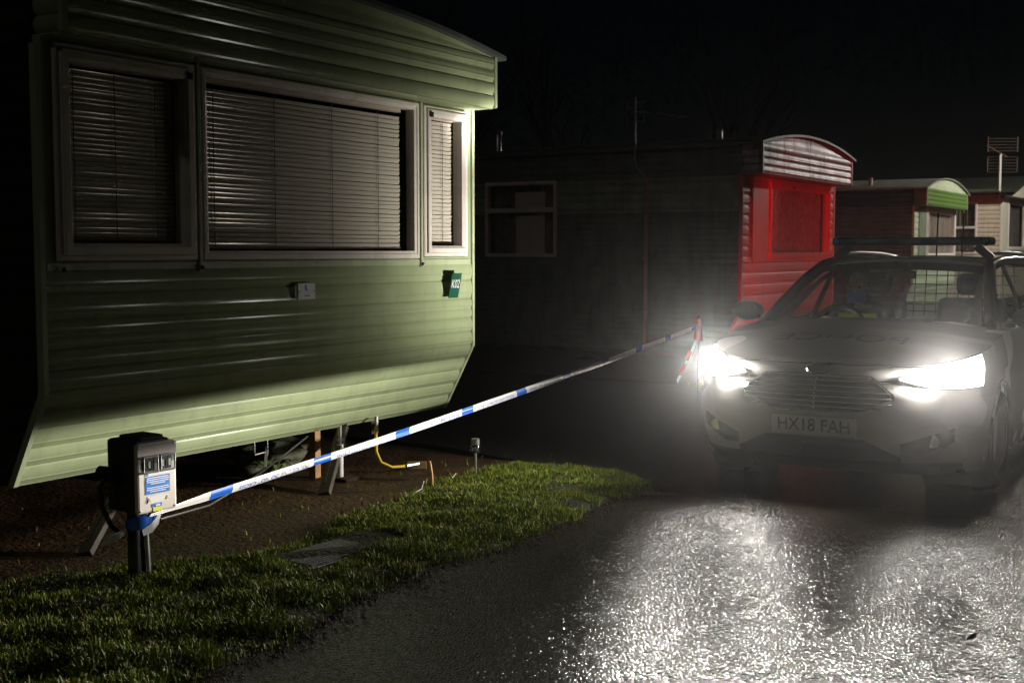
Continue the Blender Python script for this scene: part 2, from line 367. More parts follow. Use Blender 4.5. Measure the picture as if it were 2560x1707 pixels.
# loose grit along the edge of the lane and a few fallen leaves
b = MB(); rr_ = random.Random(4)
for i in range(900):
    sx = rr_.uniform(-2.2, 3.3); yy = road_edge(sx) - abs(rr_.gauss(0, .07)) + .02; r_ = rr_.uniform(.003, .009); p = W1(sx, yy, r_ * .4)
    a_ = rr_.uniform(0, 3.1); dx, dy = math.cos(a_) * r_, math.sin(a_) * r_
    b.add([p + Vector((dx, dy, 0)), p + Vector((-dy, dx, 0)) * .8, p - Vector((dx, dy, 0)), p + Vector((dy, -dx, 0)) * .7, p + Vector((0, 0, r_ * .8)), p - Vector((0, 0, r_ * .5))],
          [(0, 1, 4), (1, 2, 4), (2, 3, 4), (3, 0, 4), (1, 0, 5), (2, 1, 5), (3, 2, 5), (0, 3, 5)])
tag(b.build('grit', MUD), 'loose grit along the edge of the lane', 'grit', kind='stuff')
LEAFB = mat('brown_leaf', (.05, .03, .015), .35, var=.4, scale=60)
for k, (x, y, a_, lab) in enumerate(((1.75, 4.67, .4, 'curled dark leaf lying in the right headlamp reflection'), (2.02, 4.35, 2.1, 'small dark leaf near the bottom right of the lane'), (2.55, 6.35, 1.1, 'dark leaf on the muddy strip at the right edge'))):
    b = MB(); ln = .05 - .008 * k
    b.grid([[Vector((math.cos(a_) * u * ln - math.sin(a_) * v * .018 * math.sin((u + .02) * 3.0), math.sin(a_) * u * ln + math.cos(a_) * v * .018 * math.sin((u + .02) * 3.0), .004 + .012 * abs(v) * u + .008 * u * u)) for v in (-1, -.5, 0, .5, 1)] for u in (0, .25, .5, .75, 1)])
    o = b.build('fallen_leaf', LEAFB, smooth=180, solid=.0008); o.location = (x, y, .004); tag(o, lab, 'leaf', 'fallen leaves on the lane')
# ------------------------------------------------------------------ caravans
def arch(x, W, ze, za):
    u = (x - W / 2) / (W / 2); return za - (za - ze) * abs(u) ** 2.0
def ribs(t, zones):
    """cladding relief at height t: list of (t0, t1, pitch, amp)"""
    for t0, t1, p, a in zones:
        if t0 <= t < t1:
            u = ((t1 - t) / p) % 1.0
            d = a * (1 - (2 * u - .92) ** 2) if u < .92 else -a * .35
            if .60 < u < .68: d += a * .25
            return d
    return 0
def end_panel(W, prof_z, zones, holes, yk, zk, zb, nx=3):
    """vertical wall at y=0 with window holes, undercut below the knee; returns MB"""
    b = MB()
    def P(x, z):
        d = ribs(z, zones)
        if z >= zk: return (x, -d, z)
        f = (zk - z) / (zk - zb); n = Vector((0, -(zk - zb), -yk)).normalized()
        return (x, yk * f + n.y * d, z + n.z * d * .6)
    zs = prof_z
    for i in range(len(zs) - 1):
        z0, z1 = zs[i], zs[i + 1]; zm = (z0 + z1) / 2
        segs = [(0.0, W)]
        for hx0, hx1, hz0, hz1 in holes:
            if hz0 < zm < hz1:
                ns = []
                for a0, a1 in segs:
                    if hx0 > a0: ns.append((a0, min(a1, hx0)))
                    if hx1 < a1: ns.append((max(a0, hx1), a1))
                segs = [q for q in ns if q[1] - q[0] > 1e-4]
        for a0, a1 in segs:
            b.grid([[P(a0, z0), P(a1, z0)], [P(a0, z1), P(a1, z1)]])
    return b
def frange(a, c, st):
    n = max(1, int(round(abs(c - a) / st))); return [a + (c - a) * i / n for i in range(n + 1)]

def window(parent, x0, x1, z0, z1, m, fw=.045, sash=0, glass=GLASS, yf=-.022, name='window'):
    """window > sash, glass; the frame is the window mesh itself"""
    b = MB(); b.ring(x0, x1, z0, z1, [(0, .012), (0, yf), (.008, yf - .006), (fw * .55, yf - .006), (fw * .6, yf), (fw, yf + .006), (fw, .055)])
    o = b.build(name, m, parent, smooth=0)
    gx = fw
    if sash:
        b = MB(); b.ring(x0 + fw * .62, x1 - fw * .62, z0 + fw * .62, z1 - fw * .62, [(0, yf + .004), (0, yf - .02), (.006, yf - .024), (sash - .02, yf - .024), (sash, yf - .004), (sash, .05)])
        b.build('sash', m, o); gx = fw * .62 + sash
    b = MB(); b.bx(x0 + gx - .004, x1 - gx + .004, .012, .018, z0 + gx - .004, z1 - gx + .004); b.build('glass', glass, o)
    return o, gx

def corner_trim(parent, W, x, yk, zk, zb, zt, m, wid=.028):
    sgn = 1 if x > W / 2 else -1
    b = MB(); x0, x1 = (x - wid * .2, x + wid * .8) if sgn > 0 else (x - wid * .8, x + wid * .2)
    prof = [(zt, 0), (zk, 0), (zb, yk)]
    rows = []
    for z, y in prof:
        rows.append([(x0, y - .018, z), (x1, y - .018, z), (x1, y + .03, z), (x0, y + .03, z)])
    b.grid(rows, True); b.add(rows[-1], [(0, 1, 2, 3)]); return b.build('corner_trim', m, parent)

def side_wall(parent, x, Ln, zones, yk, zk, zb, zt, m, holes=(), name='side_wall', sgn=-1, zsplit=None):
    b = MB(); zs = frange(zb, zt, .0125)
    for i in range(len(zs) - 1):
        zm = (zs[i] + zs[i + 1]) / 2
        y0 = 0 if zm > zk else yk * (zk - zm) / (zk - zb)
        segs = [(y0, Ln)]
        for h0, h1, k0, k1 in holes:
            if k0 < zm < k1:
                ns = []
                for a0, a1 in segs:
                    if h0 > a0: ns.append((a0, h0))
                    if h1 < a1: ns.append((h1, a1))
                segs = ns
        for a0, a1 in segs:
            q = [[(x + sgn * ribs(z, zones), y, z) for y in (a0, a1)] for z in (zs[i], zs[i + 1])]
            b.grid(q)
    return b.build(name, m, parent)

def roof(parent, W, Ln, ov, ze, za, m, side=.10):
    b = MB(); xs = frange(-side, W + side, .12); 
    top = [[(x, y, arch(x, W, ze, za) + .03) for x in xs] for y in (-ov - .05, Ln * .5, Ln)]
    bot = [[(x, y, arch(x, W, ze, za)) for x in xs] for y in (-ov - .05, Ln * .5, Ln)]
    b.grid(top); b.grid(bot); b.grid([bot[0], top[0]])
    b.grid([[r[0] for r in bot], [r[0] for r in top]]); b.grid([[r[-1] for r in bot], [r[-1] for r in top]])
    return b.build('roof', m, parent)

def fascia(parent, W, ov, z0, ze, za, zones, m, trim, m_top=None):
    b = MB(); bt = MB(); xs = frange(0, W, .13); zs = frange(z0, ze - .01, .009)
    b.grid([[(x, -ov - ribs(z, zones), z) for x in (0, W)] for z in zs])
    bt.grid([[(x, -ov - .004 * math.sin(f * 9), (ze - .01) + (arch(x, W, ze, za) - ze + .008) * f) for x in xs] for f in (0, .3, .6, 1)])
    f = b.build('fascia', m, parent); bt.build('fascia_gable', m_top or m, parent)
    for x in (0, W):
        b = MB(); s = -1 if x == 0 else 1
        b.grid([[(x + s * ribs(z, zones), y, z) for y in (-ov, .0)] for z in zs]); b.build('fascia_return', m, parent)
        b = MB(); b.box((x + s * .004, -ov - .006, (z0 + ze) / 2), (.028, .034, ze - z0 - .004)); b.build('fascia_trim', trim, parent)
    b = MB(); b.bx(.0, W, -ov + .004, .02, z0 - .004, z0 + .008); b.build('soffit', m, parent)
    return f

def eaves(parent, W, Ln, z0, z1, m):
    for x, s in ((0, -1), (W, 1)):
        b = MB(); b.grid([[(x + s * (.02 + ribs(z, [(z0, z1, .1, .008)])), y, z) for y in (0.0, Ln)] for z in frange(z0, z1, .012)]); b.build('eaves_board', m, parent)
        b = MB(); b.bx(x + s * .02, x + s * .09, 0, Ln, z1 - .01, z1 + .035); b.build('gutter', m, parent)

def shell(parent, W, Ln, yk, zb, zt):
    b = MB(); b.bx(.02, W - .02, yk + .03, Ln, zb + .005, zb + .06); b.build('floor', DSTEEL, parent)
    b = MB(); b.bx(.03, W - .03, 1.6, 1.64, zb + .07, zt); b.build('inner_wall', INTER, parent)
    b = MB(); b.bx(0, W, Ln - .04, Ln, zb, zt); b.build('rear_wall', DKGREEN, parent)
    for x in (.75, W - .75):
        b = MB(); b.bx(x - .04, x + .04, yk + .06, Ln, zb - .11, zb + .0); b.build('chassis_rail', DSTEEL, parent)
    for y in (2.6, 5.0, 7.4):
        for x in (.75, W - .75):
            b = MB(); b.lathe([(.16, -.012), (.16, .02), (.07, .06), (.035, zb - .14), (.07, zb - .111)], (x, y, 0), 10); b.build('axle_stand', DSTEEL, parent)

# --- near caravan, light green
T1 = empty('static_caravan', C1, ROT, 'light green corrugated static caravan with three blinded windows facing the lane', 'caravan', 'static caravans along the lane')
W = 3.735; KZ, KB, KY, KT = .80, .315, .26, 2.535
zones1 = [(.315, .80, .0970, .013), (.80, 1.005, .1025, .016), (1.005, 1.15, .0725, .012), (1.15, 1.415, .1325, .014)]
holes = [(.075, 1.0, 1.45, 2.52), (1.04, 3.065, 1.45, 2.52), (3.12, 3.66, 1.46, 2.515)]
zz = sorted(set([round(z, 4) for z in frange(.315, 1.45, .0085)] + [1.45, 1.46, 2.515, 2.52, 2.535]))
end_panel(W, zz, zones1, holes, KY, KZ, KB).build('front_panel', GREEN, T1)
for x in (0, W): corner_trim(T1, W, x, KY, KZ, KB, KT, GREEN_TRIM)
b = MB(); b.bx(.02, W - .02, -.012, .006, 1.405, 1.442); b.build('sill_rail', GREEN_TRIM, T1)
for x in (1.02, 3.092):
    b = MB(); b.bx(x - .012, x + .012, -.028, 0, 1.39, 2.53); b.build('mullion', GREEN_TRIM, T1, bevel=.003)
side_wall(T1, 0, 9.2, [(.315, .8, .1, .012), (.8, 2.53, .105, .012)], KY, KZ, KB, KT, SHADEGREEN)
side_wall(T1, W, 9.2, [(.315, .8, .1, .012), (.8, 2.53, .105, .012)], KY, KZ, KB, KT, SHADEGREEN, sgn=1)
roof(T1, W, 9.2, .2, 2.9, 3.04, ROOFM)
fascia(T1, W, .2, 2.535, 2.9, 3.04, [(2.535, 2.9, .0915, .017)], GREEN, GREEN_TRIM)
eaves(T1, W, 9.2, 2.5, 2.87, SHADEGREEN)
shell(T1, W, 9.2, KY, KB, KT)
w1, g1 = window(T1, .077, .996, 1.452, 2.517, UPVC, .045, .06)
w2, g2 = window(T1, 1.038, 3.066, 1.452, 2.518, UPVC, .05)
w3, g3 = window(T1, 3.122, 3.657, 1.464, 2.512, UPVC, .04, .05)
for w, xs in ((w1, (.93,)), (w3, (3.17,))):
    for x in xs:
        b = MB(); b.bx(x - .016, x + .016, -.062, -.053, 2.43, 2.465); b.build('hinge', BLACKM, w)
# screws and drips along the sill
for x in (1.02, 3.092, .1):
    b = MB(); b.lathe([(.0, 1.398), (.010, 1.40), (.012, 1.41), (.008, 1.42), (0, 1.424)], (x, -.034, 0), 8); b.build('sill_cap', BLACKM, T1)

def slat_mesh(length):
    b = MB(); rows = []
    for k in range(5):
        u = (k - 2) / 2; a = R(69); wv = u * .0150; bow = .0022 * (1 - u * u)
        y = -wv * math.cos(a) - bow * math.sin(a); z = wv * math.sin(a) - bow * math.cos(a)
        rows.append([(0, y, z), (length, y, z)])
    b.grid(rows); me = b.mesh('slat'); 
    for p in me.polygons: p.use_smooth = True
    me.materials.append(SLAT); return me
def blind(x0, x1, z0, z1, pitch, label, cords, drop=0, y=.062):
    t = empty('venetian_blind', W1(x0, y, z0), ROT, label, 'blind', 'venetian blinds in the near caravan')
    me = slat_mesh(x1 - x0); n = int((z1 - z0 - .03) / pitch)
    for i in range(n):
        o = bpy.data.objects.new('slat', me); COL.objects.link(o); o.parent = t
        o.location = (random.uniform(-.002, .002), random.uniform(-.001, .001), .012 + i * pitch); o.rotation_euler = (R(random.uniform(-5, 5) + (9 if random.random() < .08 else 0)), R(random.uniform(-.12, .12)), 0)
    b = MB(); b.bx(0, x1 - x0, -.018, .018, z1 - z0 - .03, z1 - z0); b.build('head_rail', UPVC, t)
    b = MB(); b.bx(0, x1 - x0, -.012, .012, -.012, .002); b.build('bottom_rail', UPVC, t)
    for cx in cords:
        b = MB(); b.bx(cx - .003, cx + .003, -.0165, -.0155, 0, z1 - z0 - .02); b.build('ladder_cord', CURT_D, t)
    return t
blind(.15, .905, 1.545, 2.46, .0255, 'closed grey venetian blind in the dark left window of the green caravan', (.09, .35, .62))
blind(1.075, 2.945, 1.525, 2.475, .0288, 'wide pale venetian blind in the large middle window', (.12, .62, 1.15, 1.62))
blind(3.18, 3.565, 1.56, 2.46, .0288, 'brightly lit narrow venetian blind in the small right window', (.07, .26))

# signs on the near caravan
st = empty('number_sign', W1(3.36, -.03, 1.165), ROT, 'dark green plate with white K02 leaning off the caravan wall', 'sign')
SIGNG = mat('sign_green', (.012, .085, .05), .35, var=.15); SIGNW = mat('sign_white', (.8, .8, .78), .4, var=.03)
def sgn_pt(x, z, off=0): return Vector((x, -(.028 + .036 * z / .178) + .012 * x / .138 - off, z))
b = MB(); b.grid([[sgn_pt(.138 * i / 4, .178 * k / 4) for i in range(5)] for k in range(5)]); b.build('plate', SIGNG, st, solid=.002)
for x in (.02, .118):
    b = MB(); b.tube([(x, -.02 - .045 * .6, .1), (x, .0, .1)], .006, 6); b.build('spacer', BLACKM, st)
me = text_mesh('K02', .072)
for v in me.vertices: v.co = sgn_pt(.062 + v.co.x * .98, .098 + v.co.y * 1.2, .006)
link('lettering', me, SIGNW, st)
b = MB(); b.lathe([(0, .003), (.006, .002), (.007, 0)], (0, 0, 0), 8, None); me = b.mesh('chip'); 
st2 = empty('small_plaque', W1(1.79, -.03, 1.205), ROT, 'small white square plaque with a blue figure on the caravan', 'sign')
b = MB(); b.bx(0, .155, -.014, -.006, 0, .1); b.build('plate', WPAINT, st2, bevel=.002)
b = MB(); b.bx(-.022, 0, -.006, .0, .012, .09); b.build('plaque_shadow', DKGREEN, st2)  # dark strip drawn as the plaque's shadow on its left
b = MB(); b.poly([(.062, -.0152, .09), (.078, -.0152, .09), (.076, -.0152, .07), (.085, -.0152, .058), (.094, -.0152, .05), (.078, -.0152, .052), (.066, -.0152, .056), (.058, -.0152, .07)], .001); b.build('emblem', BLUE, st2)
b = MB(); b.bx(.055, .105, -.0152, -.0142, .018, .026); b.build('lettering', BLUE, st2)
for x in (.012, .143):
    b = MB(); b.lathe([(0, -.0175), (.004, -.016), (.005, -.014)], (x, 0, .05), 8, Matrix.Identity(3) @ Matrix(((1, 0, 0), (0, 0, 1), (0, 1, 0)))); b.build('screw', BLACKM, st2)

# --- second caravan: green side, tail-lamp red end, silver fascia
C2 = Vector((2.85, 15.4, 0))
def W2(s, y, z=0): return C2 + AX * s + BX * y + Vector((0, 0, z))
T2 = empty('static_caravan', C2, ROT, 'dark green static caravan with an end wall coloured tail-lamp red and silver arched fascia', 'caravan', 'static caravans along the lane')
Wd = 3.62; zt = 2.455
z2 = [(.21, .76, .1, .008), (.76, 1.36, .145, .007), (1.36, 2.46, .13, .009)]
end_panel(Wd, sorted(set([round(z, 4) for z in frange(.21, 1.35, .011)] + [round(z, 4) for z in frange(1.35, 2.455, .013)])), z2, [(.86, 3.42, 1.37, 2.44)], .24, .76, .21).build('end_panel', TAILRED, T2)
for x in (0, Wd): corner_trim(T2, Wd, x, .24, .76, .21, zt, TAILRED if x == 0 else CREAM2)
b = MB(); b.bx(.30, .84, -.03, -.018, 1.36, 2.45); b.build('cover_panel', TAILRED, T2, bevel=.006)
window(T2, .855, 3.425, 1.365, 2.445, TAILRED_F, .08, .07)
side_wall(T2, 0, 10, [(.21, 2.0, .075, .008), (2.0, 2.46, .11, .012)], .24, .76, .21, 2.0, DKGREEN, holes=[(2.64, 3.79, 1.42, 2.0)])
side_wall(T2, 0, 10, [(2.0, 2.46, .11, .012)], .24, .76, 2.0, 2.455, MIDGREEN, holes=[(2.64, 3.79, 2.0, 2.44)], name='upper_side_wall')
side_wall(T2, Wd, 10, [(.21, 2.46, .1, .01)], .24, .76, .21, zt, DKGREEN, sgn=1)
roof(T2, Wd, 10, .25, 2.83, 3.0, ROOFM)
fascia(T2, Wd, .25, 2.46, 2.83, 3.0, [(2.46, 2.83, .0925, .014)], SILVER, SILVER)
eaves(T2, Wd, 10, 2.44, 2.80, DKGREEN)
shell(T2, Wd, 10, .24, .21, zt)
def curtain(T, x0, x1, z0, z1, y, m, name, label, depth=.03, pitch=.09, axis='x', group=None, O=None):
    t = empty(name, O, ROT, label, 'curtain', group); b = MB(); xs = frange(0, x1 - x0, .012)
    f = lambda x: depth * .5 * math.sin(x / pitch * 6.283 + .8 * math.sin(x * 5)) + depth * .2 * math.sin(x / pitch * 14)
    rows = [[((x + .25 * (1 - q) * depth * math.sin(x * 9), y + f(x)) if axis == 'x' else (y + f(x), x)) + (z,) for x in xs] for z, q in ((z0, 0), ((z0 + z1) / 2, .5), (z1, 1))]
    b.grid(rows); b.build('cloth', m, t, smooth=180)
    b = MB(); b.bx(-.02, x1 - x0 + .02, y - .008, y + .008, z1, z1 + .015) if axis == 'x' else b.bx(y - .008, y + .008, -.02, x1 - x0 + .02, z1, z1 + .015); b.build('rail', UPVC, t); return t
curtain(T2, .98, 3.30, 1.44, 2.40, .10, CURT_TAIL, 'net_curtain', 'net curtain tinted tail-lamp red behind the likewise tinted window frame', O=W2(.98, 0))
# side window (frame lies in the x=0 plane: built under an empty-free rotation)
def side_window(T, y0, y1, z0, z1, bar_z, m, glass=GLASS):
    b = MB(); b.ring(y0, y1, z0, z1, [(0, .01), (0, -.03), (.008, -.036), (.045, -.036), (.05, -.02), (.05, .05)])
    b.bx(y0 + .04, y1 - .04, -.034, .02, bar_z - .03, bar_z + .03)
    b.v = [(p[1], p[0], p[2]) for p in b.v]; w = b.build('window', m, T)
    g = MB(); g.bx(y0 + .04, y1 - .04, .005, .01, z0 + .04, z1 - .04); g.v = [(p[1], p[0], p[2]) for p in g.v]; g.build('glass', glass, w); return w
side_window(T2, 2.64, 3.79, 1.42, 2.45, 2.06, UPVC)
curtain(T2, 0, 1.0, 1.45, 2.4, .12, CURT_D, 'curtain', 'dark curtain in the side window of the second caravan', axis='y', O=W2(0, 2.72))
b = MB(); b.bx(.05, .058, 2.87, 3.33, 1.47, 2.02); b.bx(.048, .056, 2.86, 3.34, 2.09, 2.31)
board = empty('white_board', W2(0, 0), ROT, 'white card propped inside the dark side window of the second caravan', 'board'); b.build('card', WPAINT, board)
# drainpipe and aerial on its side
PIPE = mat('tail_tinted_pipe', (.42, .20, .16), .4, var=.1)  # pipe colour carries the red light of the tail lamps
dp = empty('drainpipe', W2(-.06, 1.28, .3), ROT, 'thin drainpipe tinted tail-lamp red down the side of the second caravan', 'pipe')
b = MB(); b.tube([(.0, .1, 2.22), (-.01, .04, 2.16), (-.0, 0, 2.10), (0, 0, -.02)], .026, 10); b.build('pipe', PIPE, dp, smooth=60)
for z in (.4, 1.1, 1.8):
    b = MB(); b.bx(-.03, .05, -.034, .034, z, z + .02); b.build('clip', PIPE, dp)
ae = empty('tv_aerial', W2(-.12, 1.42, 2.4), ROT, 'television aerial on a thin mast above the second caravan', 'aerial')
b = MB(); b.tube([(.1, -.1, 0), (0, -.02, .2), (0, 0, .3), (0, 0, 1.07)], .014, 8); b.build('mast', STEEL, ae, smooth=60)
d = (AX * 1 + BX * -1).normalized()
b = MB(); b.tube([(-.05, 0, .88), (1.05, -.28, .90)], .006, 6); b.build('boom', STEEL, ae)
for i in range(9):
    b = MB(); x = .15 + i * .1; b.tube([(x - .03, -.25 * x - .09, .88), (x + .03, -.25 * x + .09, .895)], .003, 5); b.build('element', STEEL, ae)
for z in (.76, .82, .94, 1.0):
    b = MB(); b.tube([(-.02, .12, z), (.02, -.12, z)], .005, 5); b.build('reflector_rod', STEEL, ae)
for yy in (.12, -.12):
    b = MB(); b.tube([(-.0, yy, .75), (.0, yy, 1.01)], .005, 5); b.build('reflector_stile', STEEL, ae)
def flue(O, lab, h=.28, r=.055):
    f = empty('flue', O, ROT, lab, 'flue'); b = MB(); b.lathe([(r, -.04), (r, h * .8), (r * .9, h * .82)], (0, 0, 0), 14); b.build('pipe', STEEL, f, smooth=40)
    b = MB(); b.lathe([(r * 1.15, h * .84), (r * 1.2, h * .95), (r * .9, h), (0, h * 1.02)], (0, 0, 0), 14); b.build('cowl', STEEL, f, smooth=40)
flue(W2(.25, 3.75, 2.86), 'metal flue on the far left of the second caravan roof', .33, .05)
flue(W2(.55, .55, 2.93), 'short roof vent beside the silver fascia', .15, .05)

# --- third caravan: green and pale end
C3 = Vector((8.38, 25.9, 0))
def W3(s, y, z=0): return C3 + AX * s + BX * y + Vector((0, 0, z))
T3 = empty('static_caravan', C3, ROT, 'small far static caravan with leaf green fascia and pale end wall', 'caravan', 'static caravans along the lane')
Wd3 = 3.75
end_panel(Wd3, sorted(set(round(z, 4) for z in frange(.3, 2.46, .015))), [(.3, .8, .1, .012), (.8, 2.46, .13, .012)], [(1.0, 3.7, 1.35, 2.44)], .24, .8, .3).build('end_panel', C3PALE, T3)
for x in (0, Wd3): corner_trim(T3, Wd3, x, .24, .8, .3, 2.46, C3PALE)
b = MB(); b.bx(.35, .95, -.03, -.018, 1.3, 2.45); b.build('cover_panel', MIDGREEN, T3)
window(T3, .99, 3.71, 1.34, 2.45, WPAINT, .09, .06)
side_wall(T3, 0, 10, [(.3, 2.46, .09, .01)], .24, .8, .3, 2.46, DKGREEN)
side_wall(T3, Wd3, 10, [(.3, 2.46, .09, .01)], .24, .8, .3, 2.46, DKGREEN, sgn=1)
roof(T3, Wd3, 10, .25, 2.82, 3.06, mat('pale_roof_edge', (.25, .25, .22), .5, var=.3), .14)
fascia(T3, Wd3, .25, 2.46, 2.82, 3.06, [(2.46, 2.82, .09, .014)], C3GREEN, C3PALE, C3PALE)
eaves(T3, Wd3, 10, 2.44, 2.80, BLACKM)
shell(T3, Wd3, 10, .24, .3, 2.46)
curtain(T3, 1.1, 3.6, 1.42, 2.42, .10, CURT_P, 'curtain', 'pale gathered curtain in the far white framed window', O=W3(1.1, 0), depth=.07, pitch=.17)
p3 = empty('drainpipe', W3(-.05, 4.2, .3), ROT, 'thin pipe tinted tail-lamp red on the side of the far caravan', 'pipe'); b = MB(); b.tube([(0, 0, -.05), (0, 0, 2.1)], .03, 8); b.build('pipe', PIPE, p3)
flue(W3(.3, 1.0, 2.87), 'small bent white vent on the far caravan roof', .2, .04)

# --- fourth unit: cream with gabled bay
C4 = Vector((12.2, 31.0, 0))
def W4(s, y, z=0): return C4 + AX * s + BX * y + Vector((0, 0, z))
T4 = empty('static_caravan', C4, ROT, 'cream clad caravan with gabled bay window at the right edge', 'caravan', 'static caravans along the lane')
W_4 = 4.2; z4 = [(.3, 3.05, .11, .012)]
end_panel(W_4, sorted(set(round(z, 4) for z in frange(.3, 2.9, .018))), z4, [(.95, 3.3, 1.55, 2.78)], .0001, .31, .3).build('end_wall', CREAM, T4)
for x in (0.0, W_4): b = MB(); b.bx(x - .02, x + .02, -.03, .02, .3, 2.9); b.build('corner_trim', CREAM2, T4)
b = MB(); b.bx(.05, .80, -.035, -.02, 1.5, 2.85); b.build('pilaster_panel', CREAM2, T4)
window(T4, .93, 3.32, 1.53, 2.80, WPAINT, .09)
b = MB(); b.bx(.05, 3.6, -.16, -.02, 1.40, 1.5); b.build('bay_sill', DKGREEN, T4)
side_wall(T4, 0, 9, z4, .0001, .31, .3, 3.05, CREAM, holes=[(.58, 1.5, 1.45, 2.72)])
side_window(T4, .56, 1.52, 1.43, 2.74, 2.1, WPAINT)
curtain(T4, 0, .9, 1.5, 2.7, .1, CURT_D, 'curtain', 'patterned dark curtain in the cream caravan side window', axis='y', O=W4(0, .6))
curtain(T4, 0, 2.2, 1.6, 2.75, .12, mat('grey_curtain', (.25, .24, .26), .9, var=.2), 'curtain', 'grey curtain in the bay window at the right edge', O=W4(1.0, 0))
b = MB()
for sx, x0, x1 in ((1, -.3, W_4 / 2), (-1, W_4 + .3, W_4 / 2)):
    b.grid([[(x0, y, 2.95), (x1, y, 3.46)] for y in (-.35, 9)]); b.grid([[(x0, y, 2.88), (x1, y, 3.39)] for y in (-.35, 9)])
    b.grid([[(x0, -.35, 2.88), (x1, -.35, 3.39)], [(x0, -.35, 2.95), (x1, -.35, 3.46)]])
b.build('roof', mat('green_roof', (.035, .042, .03), .6, var=.2), T4)
b = MB(); b.poly([(-.05, -.28, 2.86), (W_4 + .05, -.28, 2.86), (W_4 / 2, -.28, 3.39)], .2); b.build('gable', CREAM2, T4)
b = MB(); b.bx(-.09, -.02, 0, 9, 2.96, 3.05); b.build('gutter', DKGREEN, T4)
b = MB(); b.bx(.02, W_4, .03, 9, .3, .36); b.build('floor', DSTEEL, T4)
b = MB(); b.bx(.03, W_4 - .03, 1.8, 1.84, .4, 2.9); b.build('inner_wall', INTER, T4)
ae = empty('tv_aerial', W4(-.1, .03, 2.85), ROT, 'grid aerial on a white mast beside the cream caravan gable', 'aerial')
b = MB(); b.tube([(0, 0, -.1), (0, 0, 1.0), (.06, 0, 1.04)], .028, 8); b.build('mast', WPAINT, ae)
b = MB(); b.tube([(-.4, .25, 1.25), (.3, -.1, 1.0)], .015, 6); b.build('boom', DSTEEL, ae)
for z in np.arange(.62, 1.52, .075):
    if abs(z - 1.05) < .05: continue
    b = MB(); b.tube([(.0, .30, z), (.35 + .08 * math.cos((z - 1.05) * 3), -.32, z)], .005, 5); b.build('grid_rod', DSTEEL, ae)
for p in ((.0, .3), (.42, -.32)):
    for z0_, z1_ in ((.62, .98), (1.12, 1.5)):
        b = MB(); b.tube([(p[0], p[1], z0_), (p[0], p[1], z1_)], .012, 5); b.build('grid_stile', DSTEEL, ae)
b = MB(); b.box((.1, 0, .05), (.1, .16, .16)); b.build('mast_box', BLACKM, ae)

# ------------------------------------------------------------------ things round the near caravan
# timber props
for (s, lab) in ((.13, 'dark timber prop slanting to the ground behind the meter box'), (1.94, 'dark timber prop slanting under the caravan beside the orange post')):
    t = empty('timber_prop', W1(s, -.12, -.01), ROT, lab, 'prop', 'timber props under the near caravan')
    b = MB(); b.bar((-.02, 0, .0), (.62, .38, .32), .075, .035, (0, .3, 1)); b.build('plank', WOOD, t, bevel=.004)
    b = MB(); b.bar((.06, .06, .035), (.62, .40, .32), .018, .05, (0, .3, 1)); b.build('batten', WOOD, t)
t = empty('timber_post', W1(2.35, .33, -.012), ROT, 'upright orange timber post under the green caravan', 'post')
b = MB(); b.bx(-.028, .028, -.028, .028, 0, .335); b.build('post', OWOOD, t, bevel=.003)
t = empty('drain_pipe', W1(2.36, .12, -.012), ROT, 'white plastic waste pipe standing beside the orange timber post', 'pipe')
b = MB(); b.tube([(0, 0, 0), (0, 0, .24)], .022, 10); b.build('pipe', WPAINT, t, smooth=50)
b = MB(); b.tube([(0, 0, .24), (.002, 0, .36)], .013, 8); b.box((0, 0, .27), (.06, .02, .016)); b.build('valve', STEEL, t)
b = MB(); b.box((.02, -.05, .01), (.16, .1, .03)); b.build('foot', MUD, t, bevel=.008)
HOSE = mat('yellow_hose', (.75, .52, .03), .35, var=.1)
t = empty('gas_hose', W1(2.6, .1, 0), ROT, 'yellow gas hose hanging from the caravan underside', 'hose')
P = [W1(2.80, .16, .30), W1(2.78, .15, .24), W1(2.72, .10, .13), W1(2.72, .06, .06), W1(2.77, .0, .025), W1(2.88, -.05, .022)]
inv = (Matrix.Translation(W1(2.6, .1, 0)) @ Matrix.Rotation(ROT, 4, 'Z')).inverted()
b = MB(); b.tube([inv @ p for p in P], .011, 8); b.build('tube', HOSE, t, smooth=60)
b = MB(); b.tube([inv @ W1(2.86, -.05, .024), inv @ W1(2.96, -.08, .028)], [.016, .013], 8); b.build('coupling', STEEL, t, smooth=40)
b = MB(); b.tube([inv @ W1(2.805, .165, .36), inv @ W1(2.80, .16, .285)], [.015, .012], 8); b.build('fitting', STEEL, t, smooth=40)
t = empty('bracket', W1(1.78, .27, .0), ROT, 'small white wire bracket hanging below the caravan edge', 'bracket')
b = MB(); b.tube([(-.06, 0, .33), (-.06, 0, .235), (.055, 0, .24), (.055, 0, .33)], .004, 6); b.build('wire', WPAINT, t)
b = MB(); b.bar((.05, .0, .27), (.0, -.03, .15), .018, .006); b.build('tab', WPAINT, t)
CAB = mat('grey_cable', (.05, .048, .045), .5)
b = MB(); b.tube([W1(2.1, .17, .31), W1(1.6, -.07, .27), W1(1.09, -.31, .235), W1(.5, -.59, .225), W1(.0, -.79, .27)], .006, 6)
tag(b.build('power_cable', CAB, smooth=60), 'dark cable running from the meter post to the caravan underside', 'cable')
